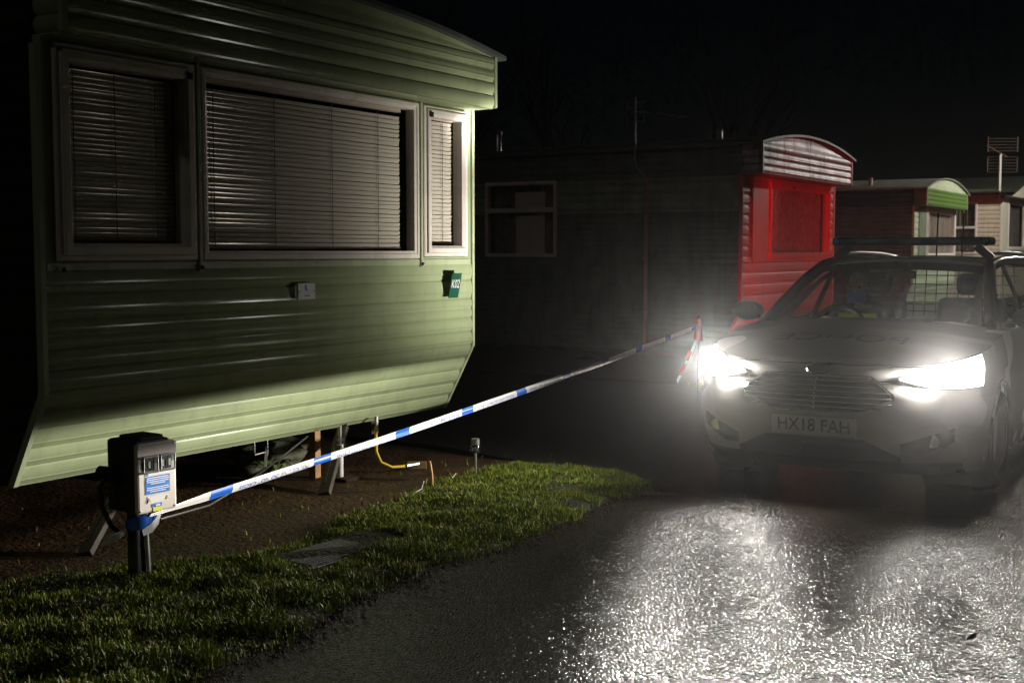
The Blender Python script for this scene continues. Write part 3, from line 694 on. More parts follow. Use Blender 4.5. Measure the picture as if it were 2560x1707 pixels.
# rubble and greenery deep under the caravan
ROCK = mat('mossy_stone', (.16, .17, .11), .8, var=.5, scale=9, bump=.6, bscale=25)
for k, (s, y, r, lab) in enumerate(((2.35, .75, .16, 'large mossy stone under the caravan floor'), (2.75, 1.0, .13, 'grey stone lying behind the mossy one'), (2.05, .6, .08, 'small mossy stone near the wire bracket'))):
    bm = bmesh.new(); bmesh.ops.create_icosphere(bm, subdivisions=3, radius=r)
    for v in bm.verts:
        q = 1 + .25 * math.sin(v.co.x * 19 + k) * math.sin(v.co.y * 17 + 2 * k) + .12 * math.sin(v.co.z * 37)
        v.co = Vector((v.co.x * 1.5 * q, v.co.y * q, v.co.z * .75 * q))
    me = bpy.data.meshes.new('stone'); bm.to_mesh(me); bm.free(); o = link('stone', me, ROCK, smooth=180); o.location = W1(s, y, r * .5); tag(o, lab, 'stone')
LEAF = mat('fern_leaf', (.16, .24, .07), .4, var=.4, scale=20)
t = empty('weed_plant', W1(1.98, .36, -.01), ROT, 'pale leafy weed growing under the caravan edge', 'plant')
for i in range(11):
    a = i * .57; ln = random.uniform(.12, .2); b = MB(); c, s_ = math.cos(a), math.sin(a)
    rows = [[(c * ln * q - s_ * w, s_ * ln * q + c * w, .02 + .14 * math.sin(q * 2.4)) for w in (-.018 * math.sin(q * 3 + .1), 0, .018 * math.sin(q * 3 + .1))] for q in (0, .25, .5, .75, 1)]
    b.grid(rows); b.build('leaf', LEAF, t, smooth=180)

# meter pedestal
MB_O = W1(-.09, -.78, 0)
t = empty('meter_pedestal', MB_O, ROT - R(4), 'grey electric meter box with a pale front plate on a black post', 'meter box')
GREY = mat('meter_grey', (.045, .045, .045), .45, var=.15, bump=.03, drops=.15); PLATE = mat('meter_plate', (.70, .65, .58), .4, var=.05, dirt=.08)
b = MB(); b.bx(-.07, -.01, -.04, .03, -.03, .37); b.build('post', BLACKM, t, bevel=.008)
b = MB(); b.bx(-.085, .115, -.062, .145, .325, .655); b.build('housing', GREY, t, bevel=.016)
b = MB(); b.bx(-.05, .085, -.05, .10, .65, .672); b.build('rain_cap', GREY, t, bevel=.008)
b = MB(); b.bx(-.092, .122, -.088, -.060, .33, .645); pl = b.build('front_plate', PLATE, t, bevel=.010)
b = MB(); b.bx(-.090, .120, -.0895, -.0865, .552, .640); b.build('upper_band', mat('band_grey', (.22, .20, .18), .4, dirt=.15), pl)
DOME = glass_mat('clear_plastic', (.82, .84, .84), .08)
for k, x in enumerate((-.078, .015)):
    b = MB(); b.bx(x, x + .088, -.108, -.090, .512, .592); m_ = b.build('meter_window', DOME, t, bevel=.008)
    b = MB(); b.ring(x + .002, x + .086, .514, .590, [(0, -.109), (.004, -.112), (.008, -.109)]); b.build('bezel', STEEL, m_)
    b = MB(); b.bx(x + .012, x + .076, -.0915, -.0898, .522, .582); b.build('breaker', BLACKM, m_)
    for j in range(3):
        b = MB(); b.bx(x + .02 + j * .018, x + .032 + j * .018, -.0985, -.0918, .535, .565); b.build('switch', WPAINT if (j + k) % 2 else BLACKM, m_)
yl = -.0885
def lab_rect(x0, x1, z0, z1, m, nm, off=.0): b = MB(); b.bx(x0, x1, yl - .0012 - off, yl + .001 - off, z0, z1); return b.build(nm, m, pl)
lab_rect(-.052, .082, .497, .514, mat('label_white', (.75, .72, .68), .5), 'header_label'); lab_rect(-.052, .082, .415, .495, BLUE, 'blue_label')
for i in range(8):
    if i == 4: continue
    wv = (.118, .124, .120, .08, 0, .118, .124, .09)[i]
    lab_rect(.015 - wv / 2, .015 + wv / 2, .4855 - i * .0088, .4895 - i * .0088, WPAINT, 'text_line', .0012)
lab_rect(-.046, -.036, .499, .511, BLUE, 'logo', .0012)
lab_rect(-.042, .076, .374, .404, WPAINT, 'warning_label', .0002)
for x in (-.033, .066):
    b = MB(); b.poly([(x - .009, yl - .0035, .38), (x + .009, yl - .0035, .38), (x, yl - .0035, .398)], .001); b.build('warning_triangle', mat('warn', (.55, .45, .2), .5), pl)
lab_rect(-.018, .035, .354, .370, BLUE, 'small_blue_label', .0004); lab_rect(.0, .026, .357, .366, WPAINT, 'small_text', .0018)
lab_rect(-.012, .036, .334, .352, YELLOW, 'yellow_sticker', .0004)
for z in (.345, .63):
    for x in (-.08, .11):
        b = MB(); b.lathe([(0, -.0915), (.004, -.091), (.005, -.088)], (x, 0, z), 8, Matrix(((1, 0, 0), (0, 0, 1), (0, 1, 0)))); b.build('screw', STEEL, t)
# inlet plug on its side
b = MB(); M = Matrix.Rotation(R(-70), 3, 'Y'); b.lathe([(.0, .0), (.036, .0), (.038, .05), (.030, .06), (.026, .11), (.0, .115)], (-.085, .055, .49), 14, M); b.build('socket', BLACKM, t, smooth=40)
b = MB(); b.tube([(-.15, .055, .515), (-.19, .05, .46), (-.185, .04, .36), (-.15, .03, .28), (-.09, .02, .22)], .012, 8); b.build('inlet_cable', BLACKM, t, smooth=60)
b = MB(); b.tube([(-.165, .02, .50), (-.20, -.0, .44), (-.20, -.0, .38), (-.165, .0, .35)], .003, 6); b.build('wire_clip', STEEL, t)
b = MB(); b.tube([(-.02, -.045, .33), (-.02, -.05, .2), (-.012, -.05, .05), (-.02, -.05, -.01)], .008, 8); b.build('earth_cable', STEEL, t, smooth=60)
b = MB(); b.tube([(.0, .0, .32), (.04, .03, .2), (.055, .04, .1), (.05, .03, -.02)], .011, 8); b.build('supply_cable', BLACKM, t, smooth=60)

# tape from the meter post to the marker post
TP0 = W1(-.11, -.85, .315); TP1 = Vector((1.985, 13.2, .70))
tv = TP1 - TP0; TL = tv.length; td = tv.normalized(); tn = Vector((td.y, -td.x, 0)).normalized(); tu = tn.cross(td).normalized()
if tu.z < 0: tu = -tu
TAPE = mat('white_tape', (.80, .79, .76), .3, var=.03); TBLUE = mat('tape_blue', (.015, .13, .60), .35, var=.06)
def tape_pt(u, v, off=0):
    wv = .0225 * min(1, .25 + u * 1.8) ; sag = -.035 * 4 * (u / TL) * (1 - u / TL)
    tw = .25 * math.sin(u * .8 + 1); ax = (tu * math.cos(tw) + tn * math.sin(tw)); nr = (tn * math.cos(tw) - tu * math.sin(tw))
    bow = .003 * math.sin(v * 3 + u * 2)
    return TP0 + td * u + Vector((0, 0, sag)) + ax * (v * wv) + nr * (bow * 1 + off)
te = empty('cordon_tape', TP0, 0, 'blue and white police tape stretched from the meter post to the red marker', 'tape')
te_in = lambda p: p - TP0
us = frange(.0, TL, .06); b = MB(); b.grid([[te_in(tape_pt(u, v)) for u in us] for v in (-1, -.5, 0, .5, 1)]); b.build('strip', TAPE, te, smooth=180)
cam_p = Vector((0, 0, 1.5)); sg = 1 if (cam_p - TP0 - td * 3).dot(tn) > 0 else -1
for k in range(11):
    u0 = .42 + k * .875; u1 = u0 + .17
    if u1 > TL: break
    b = MB(); b.grid([[te_in(tape_pt(u0 + (u1 - u0) * i / 6, v, sg * .0008)) for i in range(7)] for v in ((-1, -.5, 0, .5, 1) if k % 2 == 0 else (-1, -.6, -.2, .1))]); b.build('blue_block', TBLUE, te)
    if k % 2:
        b = MB(); b.grid([[te_in(tape_pt(u0 + (u1 - u0) * i / 6, v, sg * .0008)) for i in range(7)] for v in (.35, .7, 1)]); b.build('blue_block', TBLUE, te)
    me = text_mesh('POLICE LINE DO NOT CROSS', .045)
    xs_ = [v.co.x for v in me.vertices]; w_ = max(xs_) - min(xs_); scl = .60 / w_
    for v in me.vertices:
        u = u1 + .055 + .30 - v.co.x * scl; vv = -.33 - v.co.y / .045 * 1.55
        v.co = te_in(tape_pt(u, max(-1.02, min(1, vv)), sg * .0008))
    if u1 + .7 < TL: link('lettering', me, TBLUE, te)
    else: bpy.data.meshes.remove(me)
# knot, loop round the post and loose tail
b = MB(); b.grid([[te_in(TP0 + Vector(p)) for p in r] for r in (
    [(.01, .03, .0), (-.02, -.01, .005), (-.06, -.035, -.0), (-.10, -.03, -.015), (-.105, .01, -.02)],
    [(.02, .03, -.02), (-.015, -.018, -.03), (-.06, -.043, -.035), (-.105, -.035, -.04), (-.11, .01, -.04)],
    [(.01, .025, -.05), (-.02, -.02, -.06), (-.06, -.04, -.062), (-.10, -.03, -.055), (-.105, .01, -.05)])]); b.build('loop', TBLUE, te, smooth=180)
b = MB(); b.grid([[te_in(TP0 + Vector(p)) for p in r] for r in (
    [(.03, .04, .01), (.02, .02, -.015), (.0, .0, -.04), (-.03, -.03, -.06)], [(.035, .045, -.005), (.03, .02, -.045), (.01, -.01, -.075), (-.02, -.04, -.085)])]); b.build('knot_fold', TAPE, te, smooth=180)
b = MB(); b.grid([[te_in(TP0 + Vector(p)) for p in r] for r in ([(-.10, -.05, -.05), (-.15, -.08, -.07), (-.185, -.10, -.095)], [(-.095, -.06, -.08), (-.15, -.10, -.10), (-.19, -.11, -.118)])]); b.build('loose_end', TAPE, te, smooth=180)
RMARK = mat('marker_red', (.6, .06, .04), .4, var=.1)
t = empty('marker_post', (1.995, 13.22, -.03), 0, 'short red marker post where the tape ends', 'post')
b = MB(); b.tube([(0, 0, 0), (0, 0, .84)], .014, 8); b.build('stake', BLACKM, t)
b = MB(); b.lathe([(.0, .57), (.048, .575), (.04, .72), (.036, .82), (.0, .83)], (0, 0, 0), 12); b.build('reflector', RMARK, t, smooth=50)
b = MB(); b.grid([[(-.02, -.02, .62), (-.12, -.1, .42), (-.25, -.2, .18)], [(-.02, -.03, .57), (-.10, -.12, .38), (-.25, -.24, .14)]]); b.build('hanging_tape', TAPE, t)
for q in ((.3, .5), (.6, .85)):
    b = MB(); A0 = Vector((-.03, -.04, .6)); A1 = Vector((-.25, -.23, .16)); b.bar(A0.lerp(A1, q[0]), A0.lerp(A1, q[1]), .02, .045); b.build('red_band', RMARK, t)

# solar light, stick and stems on the verge
t = empty('solar_light', W1(2.82, -.65, 0), ROT, 'small steel solar stake light with a clear globe on the verge', 'light')
b = MB(); b.tube([(0, 0, -.02), (0, 0, .175)], .0085, 10); b.build('stake', STEEL, t, smooth=50)
b = MB(); b.lathe([(.009, .17), (.03, .18), (.038, .2), (.034, .22), (.027, .23)], (0, 0, 0), 16); b.build('globe', glass_mat('clear_globe', (.7, .75, .78), .1), t, smooth=60)
b = MB(); b.lathe([(.012, .182), (.02, .19), (.02, .205), (.0, .215)], (0, 0, 0), 10); b.build('reflector', STEEL, t, smooth=60)
b = MB(); b.lathe([(.028, .23), (.028, .268), (.02, .272), (0, .272)], (0, 0, 0), 16); b.build('collar', STEEL, t, smooth=40)
b = MB(); b.tube([W1(2.40, -.60, -.01), W1(2.395, -.6, .09), W1(2.38, -.595, .18)], [.011, .010, .009], 7)
tag(b.build('wooden_stake', OWOOD), 'short broken wooden stake at the verge edge', 'stake')
for k, (s, y) in enumerate(((2.2, -.62), (2.65, -.55))):
    b = MB(); b.tube([W1(s - .12, y, .005), W1(s - .03, y - .01, .012), W1(s + .03, y - .02, .03), W1(s + .05, y - .025, .08 - k * .03)], .004, 5)
    tag(b.build('dry_stem', CURT_P), ('pale dry stem curling up beside the wooden stake', 'pale dry stem near the solar light')[k], 'stem')
b = MB(); b.bx(-.07, .07, -.03, .03, 0, .05); o = b.build('brick', mat('old_brick', (.16, .10, .05), .8, var=.3, bump=.3), bevel=.006); o.location = W1(2.98, -.05, -.012); o.rotation_euler = (0, 0, R(5)); tag(o, 'dull brick lying beside the gas hose', 'brick')
# access cover in the grass
t = empty('access_cover', W1(.77, -1.2, .012), ROT + R(-4), 'ribbed flat access cover sunk in the grass', 'cover')
COVM = mat('cover_plastic', (.013, .012, .009), .45, var=.3, bump=.2, dirt=.4)
b = MB(); b.bx(-.34, .34, -.155, .155, -.02, .012); b.build('lid', COVM, t, bevel=.005)
for i in range(11):
    b = MB(); y = -.13 + i * .026; b.bx(-.32, .32, y - .007, y + .007, .012, .020); b.build('rib', COVM, t)

# ------------------------------------------------------------------ police car
CARO = Vector((1.825, 7.42, 0))
car = empty('police_car', CARO, ROT, 'white police estate car facing the camera with both headlamps lit', 'car')
PAINT = mat('car_white', (.52, .51, .49), .25, var=.012, scale=1.5, coat=.4)
CBLACK = mat('car_black_trim', (.015, .015, .016), .3, var=.2)
CGLASS = glass_mat('car_glass', (.86, .9, .88), .02)
CHROME = mat('chrome', (.75, .75, .76), .12, metal=1, var=.05)
def lerp_t(x, T):
    if x <= T[0][0]: return T[0][1]
    for (a0, v0), (a1, v1) in zip(T, T[1:]):
        if x <= a1:
            t = (x - a0) / (a1 - a0); return v0 + (v1 - v0) * t
    return T[-1][1]
def zs(X): return lerp_t(X, [(0, .81), (.15, .83), (.35, .875), (.7, .93), (1.2, .985), (2.2, .995), (4.2, 1.02), (4.6, 1.0)])
def Xn(z): return lerp_t(z, [(.18, .12), (.25, .05), (.34, .015), (.45, 0), (.56, .0), (.65, .015), (.74, .055), (.80, .11), (.9, .17), (1.0, .2)])
def Wk(k): return lerp_t(k, [(0, .855), (.12, .885), (.3, .905), (.55, .912), (.75, .905), (.9, .892), (1, .868)])
PE = 2.7; LC = .62
def perim(k):
    """closed half outline at level k from nose centre to tail centre: list of (X, y, z)"""
    out = []; w = Wk(k)
    for i in range(31):
        ph = math.pi / 2 * i / 30; y = w * math.sin(ph) ** (2 / PE); xr = LC * (1 - math.cos(ph) ** (2 / PE))
        z = .18 + (zs(xr + .05) - .18) * k; out.append((Xn(z) * (1 - .3 * (i / 30) ** 2) + xr, y, z))
    x0 = out[-1][0]
    for i in range(1, 121):
        x = x0 + (4.1 - x0) * i / 120; out.append((x, w, .18 + (zs(x) - .18) * k))
    for i in range(1, 21):
        ph = math.pi / 2 * (1 - i / 20); y = w * max(0, math.sin(ph)) ** (2 / PE); x = 4.55 - .45 * (1 - math.cos(ph) ** (2 / PE)) - .05 * k
        out.append((x, y, .18 + (zs(x) - .18) * k))
    return out
ks = [i / 26 for i in range(27)]
WHEELS = ((.90, .32), (3.55, .32))
bm = bmesh.new()
for sgn in (1, -1):
    rows = [[bm.verts.new((p[0], sgn * p[1], p[2])) for p in perim(k)] for k in ks]
    for i in range(len(rows) - 1):
        for j in range(len(rows[0]) - 1):
            q = [rows[i][j], rows[i][j + 1], rows[i + 1][j + 1], rows[i + 1][j]]
            c = sum((v.co for v in q), Vector()) / 4
            if any((c.x - wx) ** 2 + (c.z - wr) ** 2 < .365 ** 2 for wx, wr in WHEELS) and abs(c.y) > .6: continue
            bm.faces.new(q)
bmesh.ops.remove_doubles(bm, verts=bm.verts, dist=.0008)
me = bpy.data.meshes.new('body'); bm.to_mesh(me); bm.free()
link('body', me, PAINT, car, smooth=50)
rim = perim(1.0)
# bonnet
def zc(X): return lerp_t(X, [(.1, .81), (.16, .85), (.28, .892), (.5, .948), (.8, 1.0), (1.1, 1.035), (1.3, 1.05)])
rows = []
st_ = [p for p in rim if p[0] <= 1.22 and p[1] > .03]
for X, y, z in st_:
    r = []
    for j in range(25):
        u = -1 + 2 * j / 24; zz_ = z + (max(zc(X), z + .004) - z) * (1 - abs(u) ** 2.4) + .006 * math.exp(-((abs(u) - .62) / .12) ** 2)
        r.append((X - .02 * (1 - u * u) * (1 if X < .5 else 0), u * y, zz_ + .003))
    rows.append(r)
b = MB(); b.grid(rows); bon = b.build('bonnet', PAINT, car, smooth=60)
def bonnet_z(X, y):
    best = min(st_, key=lambda p: abs(p[0] - X)); yy = best[1]; u = y / yy; z = lerp_t(X, [(p[0], p[2]) for p in st_])
    return z + (max(zc(X), z + .004) - z) * (1 - abs(u) ** 2.4) + .006 * math.exp(-((abs(u) - .62) / .12) ** 2) + .003
me = text_mesh('POLICE', .15)
for v in me.vertices:                             # mirrored, read from the front in a driver's mirror
    y = v.co.x * 1.75; X = .50 + v.co.y * 1.5
    v.co = (X, y, bonnet_z(X, y) + .005)
for v in me.vertices: v.co.y = v.co.y
link('lettering', me, mat('bonnet_lettering', (.02, .03, .12), .4, var=.05), bon)
# shoulder ledge beside the glasshouse
for sgn in (1, -1):
    b = MB(); r0 = [p for p in rim if 1.16 <= p[0] <= 4.5 and p[1] > .3]
    b.grid([[(p[0], sgn * p[1], p[2]) for p in r0], [(p[0], sgn * (p[1] - .03), p[2] + .012) for p in r0], [(p[0], sgn * min(p[1] - .05, .80), p[2] + .016) for p in r0]]); b.build('beltline', CBLACK, car, smooth=60)
# front fittings
def fpt(y, z, off=.006):
    def X_(yy, z_): 
        w = Wk((z_ - .18) / .63); q = min(1, abs(yy) / w); return Xn(z_) * (1 - .3 * q) + LC * (1 - (1 - q ** PE) ** (1 / PE))
    e = .004; x = X_(y, z); dy = (X_(y + e, z) - X_(y - e, z)) / (2 * e); dz = (X_(y, z + e) - X_(y, z - e)) / (2 * e)
    n = Vector((-1, dy, dz)).normalized(); return Vector((x, y, z)) + n * off
def fpatch(y0, y1, top, bot, off=.006, ny=30, nz=8):
    b = MB(); b.grid([[fpt(y0 + (y1 - y0) * i / ny, bot(y0 + (y1 - y0) * i / ny) + (top(y0 + (y1 - y0) * i / ny) - bot(y0 + (y1 - y0) * i / ny)) * j / nz, off) for i in range(ny + 1)] for j in range(nz + 1)]); return b
gt = lambda y: .742 - .10 * max(0, abs(y) - .33) / .13 * 1.0
gb = lambda y: .545 + .085 * max(0, abs(y) - .26) / .20
gr = fpatch(-.455, .455, gt, gb, .008).build('grille', CBLACK, car)
for i in range(6):
    z = .570 + i * .030; hw = .455 - max(0, (.60 - z)) * 2.0 - max(0, z - .70) * 1.2
    b = MB(); b.tube([fpt(-hw + 2 * hw * j / 24, z, .014) for j in range(25)], .0045, 6); b.build('grille_bar', CHROME, gr, smooth=60)
for i in range(7):
    b = MB(); b.box(fpt(0, .562 + i * .028, .016), (.01, .008, .008)); b.build('stud', CHROME, gr)
b = MB(); out = [fpt(-.46 + .92 * i / 40, gt(-.46 + .92 * i / 40) + .004, .012) for i in range(41)] + [fpt(.46 - .92 * i / 40, gb(.46 - .92 * i / 40) - .004, .012) for i in range(41)]
b.tube(out + [out[0]], .008, 6); b.build('grille_surround', CHROME, gr, smooth=60)
for sgn in (1, -1):
    f0, f1 = .50, .775
    ft = lambda y: .47 - .10 * (f1 - abs(y)) / (f1 - f0)
    fb = lambda y: .305 + .08 * max(0, (abs(y) - .6)) / .175 - .0
    fg = fpatch(sgn * f0, sgn * f1, ft, fb, .007, 14, 5).build('fog_recess', CBLACK, car)
    b = MB(); c = fpt(sgn * .67, .395, .012); b.lathe([(0, .0), (.035, .0), (.038, .012), (.036, .018)], c, 14, Matrix.Rotation(R(-90), 3, 'Y')); b.build('fog_lamp', CHROME, fg, smooth=40)
lt = lambda y: .385 - .095 * max(0, abs(y) - .30) / .2
fpatch(-.50, .50, lt, lambda y: .205, .008).build('lower_intake', CBLACK, car)
fpatch(-.80, .80, lambda y: .255 - .0 * y, lambda y: .185, .010).build('lip', CBLACK, car)
fpatch(-.60, .60, lambda y: .822 - .10 * (y / .6) ** 2 * 0 - .004, lambda y: .812, .004, 30, 1).build('shut_line', CBLACK, car)
# number plate
pt = fpatch(-.262, .262, lambda y: .508, lambda y: .396, .018, 16, 3).build('number_plate', mat('plate_white', (.75, .75, .72), .4, var=.04), car)
me = text_mesh('HX18 FAH', .105); w_ = max(v.co.x for v in me.vertices) - min(v.co.x for v in me.vertices)
for v in me.vertices: v.co = fpt(-v.co.x * .44 / w_, .452 + v.co.y * 1.0, .0205)
link('plate_lettering', me, CBLACK, pt)
b = MB(); rows = [[fpt(.075 * r * math.cos(a),   .785 + .030 * r * math.sin(a), .012 - .006 * r) for a in [2 * math.pi * i / 24 for i in range(24)]] for r in (0.02, .5, .9, 1)]; b.grid(rows, True)
bd = b.build('badge', mat('badge_blue', (.01, .02, .09), .2, var=.05), car, smooth=60)
b = MB(); ov_ = [fpt(.077 * math.cos(a), .785 + .032 * math.sin(a), .010) for a in [2 * math.pi * i / 28 for i in range(29)]]; b.tube(ov_, .003, 5); b.build('badge_rim', CHROME, bd)
# headlamps: lens patches on the wings, lit
LENS = mat('lit_lens', (.9, .9, .9), .1, var=.01, emit=(1.0, .97, .92), estr=LENS_EMIT)
HOUS = mat('headlamp_housing', (.3, .3, .32), .15, metal=.6, var=.1)
def surf(i, k, sgn, off):
    """point on the body at perimeter index i (float) and level k, pushed outwards"""
    def P_(i_, k_):
        p = perim(max(0, min(1, k_))); a_ = int(i_); t_ = i_ - a_; q = p[min(a_ + 1, len(p) - 1)]; p = p[a_]
        return Vector((p[0] + (q[0] - p[0]) * t_, sgn * (p[1] + (q[1] - p[1]) * t_), p[2] + (q[2] - p[2]) * t_))
    c = P_(i, k); n = (P_(i + .2, k) - P_(i - .2, k)).cross(P_(i, k + .01) - P_(i, k - .01)).normalized()
    if n.dot(c - Vector((2.2, 0, .6))) < 0: n = -n
    return c + n * off
for sgn, nm in ((1, 'right'), (-1, 'left')):
    i0, i1 = 8.0, 25.5
    lo = lambda u: .785 - .045 * u + .085 * (1 - u) ** 3; hi = lambda u: .885 + .105 * min(1, u * 2.2)
    hl = empty('headlamp', (0, 0, 0)); hl.parent = car
    g = MB(); g.grid([[surf(i0 + (i1 - i0) * a / 22, lo(a / 22) - .012 + (hi(a / 22) - lo(a / 22) + .024) * c / 6, sgn, .004) for a in range(23)] for c in range(7)]); g.build('housing', HOUS, hl, smooth=60)
    g = MB(); g.grid([[surf(i0 + .5 + (i1 - i0 - 1.2) * a / 22, lo(a / 22) + (hi(a / 22) - lo(a / 22)) * c / 6, sgn, .010 + .006 * math.sin(c / 6 * math.pi)) for a in range(23)] for c in range(7)]); g.build('lens', LENS, hl, smooth=60)
# mirrors
for sgn in (1, -1):
    mr = empty('door_mirror', (0, 0, 0)); mr.parent = car
    b = MB(); c = Vector((1.42, sgn * .98, 1.065)); rows = []
    for i in range(9):
        t_ = i / 8; r_ = math.sqrt(max(0, 1 - (2 * t_ - 1) ** 2 * .92))
        rows.append([c + Vector((-.055 * r_ * math.cos(a) * (1 if math.cos(a) > 0 else .6), sgn * (t_ - .5) * .24, .075 * r_ * math.sin(a))) for a in [2 * math.pi * j / 16 for j in range(16)]])
    b.grid(rows, True); b.add(rows[0], [tuple(range(16))]); b.add(rows[-1], [tuple(range(16))]); b.build('mirror_shell', PAINT if sgn < 0 else CBLACK, mr, smooth=50)  # right-hand shell black: its shade is put into the colour
    b = MB(); b.bar(c + Vector((0, -sgn * .10, -.05)), Vector((1.40, sgn * .80, 1.01)), .05, .03); b.build('mirror_arm', CBLACK, mr)
# glasshouse
def ws(u, t):                                      # u -1..1 across, t 0 cowl..1 header
    x0 = 1.03 + .16 * u * u; x1 = 1.93 + .08 * u * u; y0, y1 = .735, .575; z0, z1 = 1.018 - .015 * u * u, 1.418 - .030 * u * u
    bul = .03 * math.sin(t * math.pi)
    return Vector((x0 + (x1 - x0) * t - bul * .4, u * (y0 + (y1 - y0) * t), z0 + (z1 - z0) * t + bul))
b = MB(); b.grid([[ws(-1 + 2 * i / 20, j / 10) for i in range(21)] for j in range(11)]); b.build('windscreen', CGLASS, car, smooth=60)
b = MB(); b.grid([[ws(-1 + 2 * i / 20, t_) + Vector((-.003, 0, .004)) for i in range(21)] for t_ in (.83, .92, 1.0)]); b.build('windscreen_band', CBLACK, car, smooth=60)
b = MB(); b.grid([[Vector((.98 + .20 * u * u, u * .80, 1.013 - .012 * u * u)) for u in [-1 + 2 * i / 20 for i in range(21)]], [ws(-1 + 2 * i / 20, .02) + Vector((0, 0, -.004)) for i in range(21)]]); b.build('cowl', CBLACK, car, smooth=60)
def rf(u, X):                                      # roof surface
    ze = lerp_t(X, [(1.93, 1.392), (2.6, 1.425), (3.4, 1.415), (4.2, 1.36)]); cr_ = .045
    hw = lerp_t(X, [(1.93, .575), (2.6, .595), (3.4, .59), (4.2, .56)])
    return Vector((X + (.08 * u * u if X < 2.1 else .08 * u * u * max(0, 1 - (X - 2.1))), u * hw, ze + cr_ * (1 - abs(u) ** 2.6)))
b = MB(); b.grid([[rf(-1 + 2 * i / 20, X) for i in range(21)] for X in (1.93, 2.1, 2.35, 2.7, 3.1, 3.5, 3.9, 4.2, 4.3)]); b.build('roof', PAINT, car, smooth=60, solid=.02)
for sgn in (1, -1):
    pil = [Vector((1.17, sgn * .785, .965)), Vector((1.45, sgn * .715, 1.13)), Vector((1.75, sgn * .645, 1.30)), Vector((1.98, sgn * .60, 1.392)), Vector((2.3, sgn * .605, 1.425)), Vector((2.8, sgn * .61, 1.435)), Vector((3.4, sgn * .605, 1.425)), Vector((4.0, sgn * .585, 1.385)), Vector((4.28, sgn * .57, 1.33)), Vector((4.45, sgn * .66, 1.02))]
    b = MB(); b.tube(pil, [.046, .044, .043, .043, .038, .034, .034, .036, .04, .045], 10); b.build('roof_pillar', PAINT if sgn < 0 else CBLACK, car, smooth=60)  # white pillar blackened on the right, where it stands unlit
    b = MB(); rl = [p + Vector((0, sgn * -.045, .055)) for p in pil[4:8]]; rl = [rl[0] + Vector((-.08, 0, -.04))] + rl + [rl[-1] + Vector((.08, 0, -.04))]; b.tube(rl, .014, 8); b.build('roof_rail', STEEL, car, smooth=60)
    def sw(X, t):                                  # side glass
        top = Vector((lerp_t(X, [(1.2, 1.3), (2.2, 2.2), (4.4, 4.2)]), 0, 0)); zt_ = lerp_t(X, [(1.22, .99), (1.55, 1.16), (1.98, 1.375), (2.6, 1.415), (3.5, 1.405), (4.2, 1.33), (4.4, 1.05)])
        yt = lerp_t(zt_, [(.99, .79), (1.42, .61)]); return Vector((X, sgn * (.80 + (yt - .80) * t), .99 + (zt_ - .99) * t))
    for X0, X1 in ((1.25, 2.30), (2.38, 3.28), (3.36, 4.15)):
        n_ = 10; b = MB(); b.grid([[sw(X0 + (X1 - X0) * i / n_, t_) for i in range(n_ + 1)] for t_ in (0, .35, .7, 1)]); b.build('side_window', CGLASS, car, smooth=60)
    for X in (2.34, 3.32, 4.2):
        b = MB(); b.grid([[sw(X - .045, t_) + Vector((0, sgn * .006, 0)), sw(X + .045, t_) + Vector((0, sgn * .006, 0))] for t_ in (0, .3, .6, 1)][0:4]); b.build('door_pillar', CBLACK, car, solid=.015)
b = MB(); b.grid([[Vector((4.28 + .17 * t_ - .03 * u * u, u * (.53 + .1 * t_), 1.37 - .35 * t_)) for u in (-1, -.5, 0, .5, 1)] for t_ in (0, .5, 1)]); b.build('rear_window', CGLASS, car, smooth=60)
# wheels
for wx, wr in WHEELS:
    for sgn in (1, -1):
        w_ = empty('wheel', (wx, sgn * .80, wr)); w_.parent = car; MY = Matrix.Rotation(R(90), 3, 'X')
        b = MB(); b.lathe([(.215, -.10), (.29, -.105), (.318, -.08), (.32, 0), (.318, .08), (.29, .105), (.215, .10)], (0, 0, 0), 32, MY); b.build('tyre', RUBBER, w_, smooth=40)
        b = MB(); b.lathe([(.0, -sgn * .06), (.06, -sgn * .07), (.18, -sgn * .05), (.21, -sgn * .085), (.218, -sgn * .09), (.218, sgn * .02)], (0, 0, 0), 32, MY); b.build('rim', STEEL, w_, smooth=40)
        b = MB(); b.tube([(.372 * math.cos(a), sgn * .095, .372 * math.sin(a)) for a in [math.pi * (-.08 + 1.16 * i / 30) for i in range(31)]], .018, 8); b.build('arch_lip', CBLACK, w_, smooth=60)
        b = MB(); b.lathe([(.37, -.2), (.37, .09)], (0, -sgn * .1 if sgn > 0 else .1, 0), 24, MY); b.build('arch_liner', CBLACK, w_)
b = MB(); b.bx(.3, 4.3, -.8, .8, .19, .21); b.build('underbody', CBLACK, car)
# light bar
BARM = mat('light_bar_blue', (.006, .05, .10), .12, var=.2, coat=.5)
lb = empty('light_bar', (2.2, 0, 0)); lb.parent = car
b = MB(); b.box((0, 0, 1.572), (.27, 1.04, .062)); b.build('cover', BARM, lb, bevel=.02)
for sgn in (1, -1):
    b = MB(); b.box((0, sgn * .545, 1.572), (.24, .06, .062)); b.build('end_cap', mat('bar_end', (.02, .14, .22), .1, coat=.5), lb, bevel=.022)
    b = MB(); b.bar((0, sgn * .46, 1.54), (0, sgn * .57, 1.445), .06, .02, (1, 0, 0)); b.build('foot', CBLACK, lb)
for y in (.3, -.02, -.30):
    b = MB(); b.box((-.137, y, 1.572), (.006, .16, .03)); b.build('lamp_module', mat('module', (.03, .09, .13), .1), lb)
for y, x in ((-.05, 2.75), (-.2, 2.95)):
    b = MB(); b.tube([(x, y, 1.46), (x - .01, y - .01, 1.80)], .006, 6); b.build('roof_antenna', RUBBER, car)
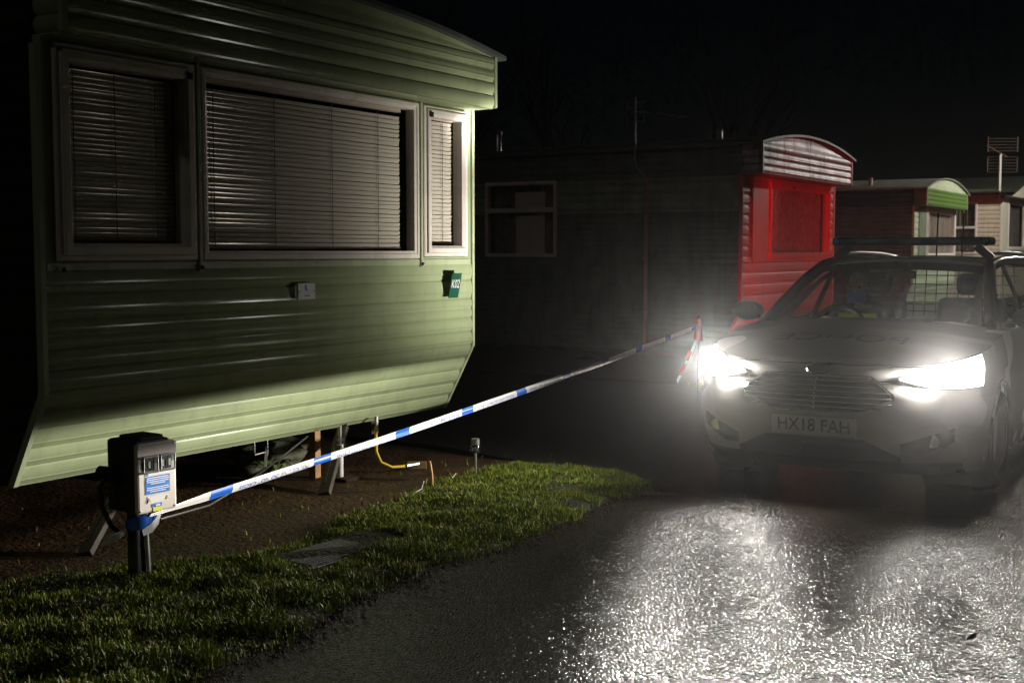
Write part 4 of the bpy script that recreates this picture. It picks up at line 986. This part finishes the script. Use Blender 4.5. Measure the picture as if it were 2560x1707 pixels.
# interior
DASH = mat('dashboard', (.02, .02, .02), .7, var=.3); SEATM = mat('seat_fabric', (.012, .012, .013), .9, var=.3)
b = MB(); b.grid([[Vector((1.15 + .2 * u * u * .3, u * .70, .965)) for u in (-1, -.5, 0, .5, 1)], [Vector((1.45, u * .70, .985)) for u in (-1, -.5, 0, .5, 1)], [Vector((1.62, u * .70, .955)) for u in (-1, -.5, 0, .5, 1)], [Vector((1.66, u * .68, .75)) for u in (-1, -.5, 0, .5, 1)]]); b.build('dashboard', DASH, car, smooth=60)
for sgn in (1, -1):
    s_ = empty('front_seat', (2.25, sgn * .37, 0)); s_.parent = car
    b = MB(); b.box((-.05, 0, .50), (.5, .5, .16)); b.build('cushion', SEATM, s_, bevel=.05)
    b = MB(); b.box((.24, 0, .84), (.15, .5, .62), Matrix.Rotation(R(14), 3, 'Y')); b.build('seat_back', SEATM, s_, bevel=.05)
    b = MB(); b.box((.34, 0, 1.25), (.10, .25, .17), Matrix.Rotation(R(10), 3, 'Y')); b.build('headrest', SEATM, s_, bevel=.045)
    b = MB(); b.tube([(.06, -sgn * .20, .6), (.12, -sgn * .02, .95), (.20, sgn * .2, 1.18)], .012, 6); b.build('seat_belt', mat('belt', (.10, .10, .09), .6), s_)
b = MB(); sw_ = [Vector((1.72, .37, .93)) + Matrix.Rotation(R(-22), 3, 'Y') @ Vector((0, .185 * math.cos(a), .185 * math.sin(a))) for a in [2 * math.pi * i / 28 for i in range(29)]]
wheel_e = empty('steering_wheel', (0, 0, 0)); wheel_e.parent = car; b.tube(sw_, .016, 8); b.build('wheel_rim', RUBBER, wheel_e, smooth=60)
b = MB(); b.box((1.72, .37, .93), (.05, .13, .11)); b.bar((1.72, .20, .93), (1.72, .54, .93), .03, .03); b.build('wheel_hub', RUBBER, wheel_e, bevel=.01)
ip = MB(); ip.box((1.625, .37, 1.005), (.012, .22, .03), Matrix.Rotation(R(-25), 3, 'Y')); ip.build('instrument_panel', mat('assumed_instrument_glow', (.2, .18, .1), .4, emit=(1, .85, .45), estr=.8), car)  # glow of this strip is assumed
ld = bpy.data.lights.new('assumed_instrument_light', 'POINT'); ld.energy = .32; ld.color = (1, .88, .70); ld.shadow_soft_size = .04  # added point light to brighten the driver, as an assumed panel glow
lo_ = bpy.data.objects.new('assumed_instrument_light', ld); COL.objects.link(lo_); lo_.parent = car; lo_.location = (1.66, .30, 1.06)
TRIM = mat('pale_headliner', (.55, .52, .44), .8, var=.08)
for sgn in (1, -1):
    b = MB(); b.grid([[ws(sgn * (.985 - .02), t_) + Vector((.03, 0, -.03)), ws(sgn * (.985 - .13 + .05 * t_), t_) + Vector((.05, 0, -.04))] for t_ in (.06, .3, .55, .8, .92)]); b.build('pillar_trim', TRIM, car, smooth=60)
HV = mat('hi_vis_yellow', (.62, .66, .10), .6, var=.1)
b = MB(); b.grid([[Vector((1.33 + .22 * j / 4, .0 - .34 * i / 8, .988 + (.05 * math.exp(-((i - 2) / 2.2) ** 2) * (1 - abs(j - 2) / 2.6)) + .004)) for i in range(9)] for j in range(5)])
hv = b.build('folded_vest', HV, None, smooth=180); hv.location = CARO; hv.rotation_euler = (0, 0, ROT); tag(hv, 'folded yellow high visibility vest on the dashboard', 'vest')
cg = empty('cargo_cage', (0, 0, 0)); cg.parent = car
for i in range(13):
    b = MB(); y = -.54 + i * .09; b.tube([(3.35, y, .95), (3.38, y * .95, 1.38)], .004, 5); b.build('cage_wire', CBLACK, cg)
for i in range(6):
    b = MB(); z = 1.0 + i * .075; b.tube([(3.36, -.56, z), (3.36, .56, z)], .004, 5); b.build('cage_wire', CBLACK, cg)
b = MB(); b.box((1.93, .0, 1.33), (.03, .2, .06)); b.build('rear_view_mirror', CBLACK, car, bevel=.012)
b = MB(); b.box((3.0, 0, .72), (.5, 1.2, .5)); b.build('rear_bench', SEATM, car, bevel=.06)
# lamps of the car
IES_V = [0, 20, 40, 55, 65, 72, 77, 80, 82, 83.5, 84.5, 85.5, 86.3, 86.9, 87.4, 87.9, 88.4, 89, 90, 92, 95, 100, 105, 110, 115, 120, 123, 126, 128, 130, 132, 134, 137, 140, 145, 150, 160, 180]
IES_H = list(range(0, 361, 5))
def sm(a_, c_, x):
    t_ = max(0, min(1, (x - a_) / (c_ - a_))); return t_ * t_ * (3 - 2 * t_)
def candela(h, v, sgn):
    d_ = (((h - 90 + 180) % 360) - 180) * sgn; dh = abs(d_); el = v - 90     # axis at 90 deg; d_ > 0 is the outer side of the car
    S = 1 - sm(-3.6, -2.0, el)
    front = 1 - sm(92, 128, dh)
    main = 1.7 * math.exp(-(dh / 30) ** 2) * math.exp(-((el + 3.0) / 6.2) ** 2)
    wide = .42 * (.16 + .84 * sm(20, 50, dh)) * math.exp(-(dh / 80) ** 2) * math.exp(-((el + 3.0) / 40.0) ** 2)
    spill = .0035 * front * math.exp(-((el) / 50) ** 2)
    side = .32 * math.exp(-((d_ - 99) / 26) ** 2) * math.exp(-((el - 24) / 26) ** 2) * sm(-10, 5, el) * (1 - sm(110, 126, d_))      # lobe added to brighten the near caravan's right end
    hot = 2.2 * math.exp(-((d_ - 97) / 5.0) ** 2) * math.exp(-((el - 39.5) / 3.2) ** 2)  # narrow lobe added to burn out the small window's top corner
    ks_ = 90 - h; kick = 1.0 * sm(-4, 10, ks_) * (1 - sm(30, 52, ks_)) * math.exp(-((el - 3) / 9) ** 2)           # nearside kick-up of a dipped beam
    return 1000 * (S * front * (main + wide) * sm(-60, -42, el) + spill * sm(-60, -40, el) + side + hot + kick) + .02
for sgn in (1, -1):
    txt = ['IESNA:LM-63-2002', 'TILT=NONE', '1 1000 1 %d %d 1 2 0 0 0' % (len(IES_V), len(IES_H)), '1 1 0', ' '.join('%g' % v for v in IES_V), ' '.join('%g' % h for h in IES_H)]
    for h_ in IES_H: txt.append(' '.join('%.3f' % candela(h_, v, sgn) for v in IES_V))
    T_ = bpy.data.texts.new('headlamp.ies'); T_.write('\n'.join(txt) + '\n')
    ld = bpy.data.lights.new('headlamp_beam', 'POINT'); ld.energy = HEAD_POWER; ld.shadow_soft_size = .035; ld.color = (1.0, .945, .86); ld.use_nodes = True
    nt = ld.node_tree; em = nt.nodes.get('Emission'); ie = nt.nodes.new('ShaderNodeTexIES'); ie.mode = 'INTERNAL'; ie.ies = T_
    nt.links.new(ie.outputs[0], em.inputs['Strength'])
    lo_ = bpy.data.objects.new('headlamp_beam', ld); COL.objects.link(lo_); lo_.parent = car; lo_.location = surf(15.5, .87, sgn, .06)
TL_ = mat('tail_lens', (.5, .01, .01), .2, emit=(1, .02, .01), estr=6)
for sgn in (1, -1):
    tl = MB(); tl.grid([[surf(i, k, sgn, .012) for i in (150, 152, 154, 156, 158, 160)] for k in (.72, .8, .9, 1.0)]); tl.build('tail_lamp', TL_, car, smooth=60)
    ld = bpy.data.lights.new('tail_glow', 'SPOT'); ld.spot_size = R(84); ld.spot_blend = .25; ld.energy = TAIL_POWER; ld.color = (1, .02, .012); ld.shadow_soft_size = .06
    lo_ = bpy.data.objects.new('tail_glow', ld); COL.objects.link(lo_); lo_.parent = car; lo_.location = surf(155, .86, sgn, .09); lo_.rotation_euler = (0, R(-90), 0)

# driver
def person():
    t = empty('person', CARO, ROT, 'driver in dark uniform with grey cap and blue face mask behind the wheel', 'person')
    bm = bmesh.new(); J = {}
    def jv(n, co, r): J[n] = (bm.verts.new(co), r)
    Y = .37
    jv('pelvis', (2.16, Y, .64), .15); jv('waist', (2.24, Y, .78), .14); jv('chest', (2.27, Y, .95), .16); jv('neck', (2.22, Y, 1.09), .06); jv('neck2', (2.16, Y, 1.13), .055)
    for s, q in ((1, 'r'), (-1, 'l')):
        jv('sh' + q, (2.24, Y + s * .19, 1.02), .075); jv('el' + q, (2.05, Y + s * .27, .84), .052); jv('wr' + q, (1.80, Y + s * .185, .95), .034); jv('pa' + q, (1.745, Y + s * .18, .975), .036)
        jv('hip' + q, (2.12, Y + s * .10, .60), .10); jv('kn' + q, (1.75, Y + s * .14, .66), .075); jv('an' + q, (1.50, Y + s * .12, .32), .05); jv('to' + q, (1.36, Y + s * .12, .27), .04)
    E = [('pelvis', 'waist'), ('waist', 'chest'), ('chest', 'neck'), ('neck', 'neck2')]
    for q in 'rl': E += [('chest', 'sh' + q), ('sh' + q, 'el' + q), ('el' + q, 'wr' + q), ('wr' + q, 'pa' + q), ('pelvis', 'hip' + q), ('hip' + q, 'kn' + q), ('kn' + q, 'an' + q), ('an' + q, 'to' + q)]
    for s, q in ((1, 'r'), (-1, 'l')):
        for f in range(4):
            z0 = 1.0 - f * .018; n0 = 'f%s%d' % (q, f); jv(n0 + 'a', (1.715, Y + s * (.195), z0), .010); jv(n0 + 'b', (1.69, Y + s * .178, z0 - .004), .009); jv(n0 + 'c', (1.70, Y + s * .155, z0 - .008), .008)
            E += [('pa' + q, n0 + 'a'), (n0 + 'a', n0 + 'b'), (n0 + 'b', n0 + 'c')]
        jv('t' + q, (1.74, Y + s * .145, .995), .010); jv('u' + q, (1.71, Y + s * .135, 1.01), .009); E += [('pa' + q, 't' + q), ('t' + q, 'u' + q)]
    order = list(J)
    for a_, c_ in E: bm.edges.new((J[a_][0], J[c_][0]))
    bm.verts.index_update(); rad = [J[n][1] for n in order]
    me = bpy.data.meshes.new('body'); bm.to_mesh(me); bm.free()
    o = bpy.data.objects.new('tmp', me); COL.objects.link(o); sk = o.modifiers.new('skin', 'SKIN'); 
    for i, r in enumerate(rad): me.skin_vertices[0].data[i].radius = (r, r); me.skin_vertices[0].data[i].use_root = (i == 0)
    ss = o.modifiers.new('ss', 'SUBSURF'); ss.levels = 1; ss.render_levels = 1
    bpy.context.view_layer.update()
    m2 = bpy.data.meshes.new_from_object(o.evaluated_get(bpy.context.evaluated_depsgraph_get())); bpy.data.objects.remove(o)
    link('body', m2, mat('dark_uniform', (.02, .022, .03), .8, var=.3), t, smooth=180)
    SK = mat('skin', (.50, .33, .25), .5, var=.06)
    c = Vector((2.12, Y, 1.215)); b = MB(); rows = []
    for i in range(19):
        la = math.pi * i / 18; r = []
        for j in range(24):
            lo2 = 2 * math.pi * j / 24; x, y, z = math.sin(la) * math.cos(lo2), math.sin(la) * math.sin(lo2), math.cos(la)
            sx = .095; sy = .075 if z > -.2 else .075 * (1 + (z + .2) * .35); p = Vector((-x * sx, y * sy, z * .118))
            if x > .75 and abs(y) < .22 and -.35 < z < .1: p.x -= .022 * (1 - abs(y) / .22)      # nose
            if x > .6 and .1 < z < .2 and .2 < abs(y) < .55: p.x += .010                          # eye sockets
            r.append(c + p)
        rows.append(r)
    b.grid(rows, True); hd = b.build('head', SK, t, smooth=180)
    for s in (1, -1):
        b = MB(); b.lathe([(0, -.008), (.009, -.004), (.010, .003), (0, .009)], c + Vector((-.082, s * .030, .018)), 10); b.build('eye', CBLACK, hd, smooth=60)
        b = MB(); b.lathe([(0, -.03), (.014, -.02), (.018, .01), (.010, .03), (0, .034)], c + Vector((.0, s * .077, .0)), 8); b.build('ear', SK, hd, smooth=60)
    b = MB(); b.grid([[c + Vector((-(.100 + .020 * (1 - abs(v)) ) * math.cos(a), (.082) * math.sin(a), -.052 + v * .050)) for a in [R(-78 + 156 * i / 14) for i in range(15)]] for v in (-1, -.5, 0, .5, 1)]); b.build('face_mask', mat('mask_blue', (.10, .16, .62), .6, var=.1), t, smooth=180)
    b = MB(); rows = []
    for la, rr in ((R(64), 1.08), (R(50), 1.10), (R(30), 1.08), (R(12), 1.06), (R(1), 1.05)):
        rows.append([c + Vector((-math.sin(la) * math.cos(2 * math.pi * j / 20) * .097 * rr, math.sin(la) * math.sin(2 * math.pi * j / 20) * .078 * rr, math.cos(la) * .122 * rr)) for j in range(20)])
    b.grid(rows, True); b.build('cap', mat('grey_cap', (.5, .5, .5), .8, var=.1), t, smooth=180)
    b = MB(); b.grid([[Vector((2.10 - .0, Y + u * .14, 1.03)) for u in (-1, -.5, 0, .5, 1)], [Vector((2.09, Y + u * .16, .93)) for u in (-1, -.5, 0, .5, 1)], [Vector((2.10, Y + u * .15, .80)) for u in (-1, -.5, 0, .5, 1)]]); b.build('vest', HV, t, smooth=180)
person()

# ------------------------------------------------------------------ assumed lane lamp, added unseen further up the lane, right of the picture
LP = Vector((15.2, 25.5, 0))
lp = empty('assumed_lane_lamp', LP, 0, 'assumed lane lamp on a tall post, added unseen beyond the right edge', 'lamp')  # lamp assumed from the white light on the far fascias, itself unseen
b = MB(); b.tube([(0, 0, -.05), (0, 0, 5.0), (-.3, .1, 5.3), (-.9, .3, 5.38)], [.06, .045, .04, .035], 12); b.build('post', STEEL, lp, smooth=50)
b = MB(); b.box((-1.1, .36, 5.38), (.5, .2, .1)); b.build('lantern', STEEL, lp, bevel=.02)
b = MB(); b.box((-1.1, .36, 5.322), (.4, .14, .012)); b.build('lens', mat('assumed_lamp_lens', (.9, .9, .85), .3, emit=(1, .93, .80), estr=20), lp)
ld = bpy.data.lights.new('assumed_lane_lamp_light', 'SPOT'); ld.spot_size = R(170); ld.spot_blend = .12; ld.energy = ASSUMED_LAMP_POWER; ld.color = (1, .92, .80); ld.shadow_soft_size = .12  # added spot that lights the far caravans from out of view
lo_ = bpy.data.objects.new('assumed_lane_lamp_light', ld); COL.objects.link(lo_); lo_.parent = lp; lo_.location = (-1.1, .36, 5.22)

# ------------------------------------------------------------------ dark trees behind the row
BARK = mat('bark', (.022, .017, .014), .9, var=.4, bump=.5)
def tree(x, y, h, label, seed):
    rr = random.Random(seed); t = empty('bare_tree', (x, y, -.05), 0, label, 'tree', 'bare trees behind the caravans'); tr = MB(); cr = MB()
    def br(p, d, ln, r, lev, mbx):
        n = 4; pts = [p]; rad = [r]; q = p
        for i in range(n):
            d = (d + Vector((rr.uniform(-.18, .18), rr.uniform(-.18, .18), rr.uniform(-.05, .14)))).normalized(); q = q + d * ln / n; pts.append(q); rad.append(r * (1 - .55 * (i + 1) / n))
        mbx.tube(pts, rad, 6 if lev < 2 else 4, False)
        if lev < 4:
            for k in range(3 if lev < 3 else 4):
                i = rr.randint(1 if lev else 2, n); e = (d + Vector((rr.uniform(-1, 1), rr.uniform(-1, 1), rr.uniform(-.1, .7)))).normalized()
                br(pts[i], e, ln * rr.uniform(.5, .72), rad[i] * .7, lev + 1, cr)
    br(Vector((0, 0, 0)), Vector((0, 0, 1)), h * .45, h * .022, 0, tr)
    tr.build('trunk', BARK, t, smooth=60); cr.build('crown', BARK, t)
tree(1.5, 27, 9, 'bare tree rising dark behind the second caravan roof', 3); tree(-2.5, 30, 10, 'bare tree behind the near caravan roof edge', 8); tree(6.5, 40, 11, 'distant bare tree above the third caravan', 5)

# ------------------------------------------------------------------ misty rain in the air
b = MB(); b.bx(-30, 30, -6, 60, -1.04, 14)
hz = b.build('haze', None)
m = bpy.data.materials.new('mist'); m.use_nodes = True; m.cycles.volume_sampling = 'EQUIANGULAR'; m.cycles.homogeneous_volume = True; nt = m.node_tree; nt.nodes.clear(); o_ = nt.nodes.new('ShaderNodeOutputMaterial'); pv = nt.nodes.new('ShaderNodeVolumePrincipled')
pv.inputs['Color'].default_value = (.95, .95, .96, 1); pv.inputs['Density'].default_value = HAZE; pv.inputs['Density Attribute'].default_value = ''; pv.inputs['Temperature Attribute'].default_value = ''; pv.inputs['Anisotropy'].default_value = .955
nt.links.new(pv.outputs[0], o_.inputs['Volume']); hz.data.materials.clear(); hz.data.materials.append(m); tag(hz, 'thin misty rain hanging over the lane', 'haze', kind='stuff')
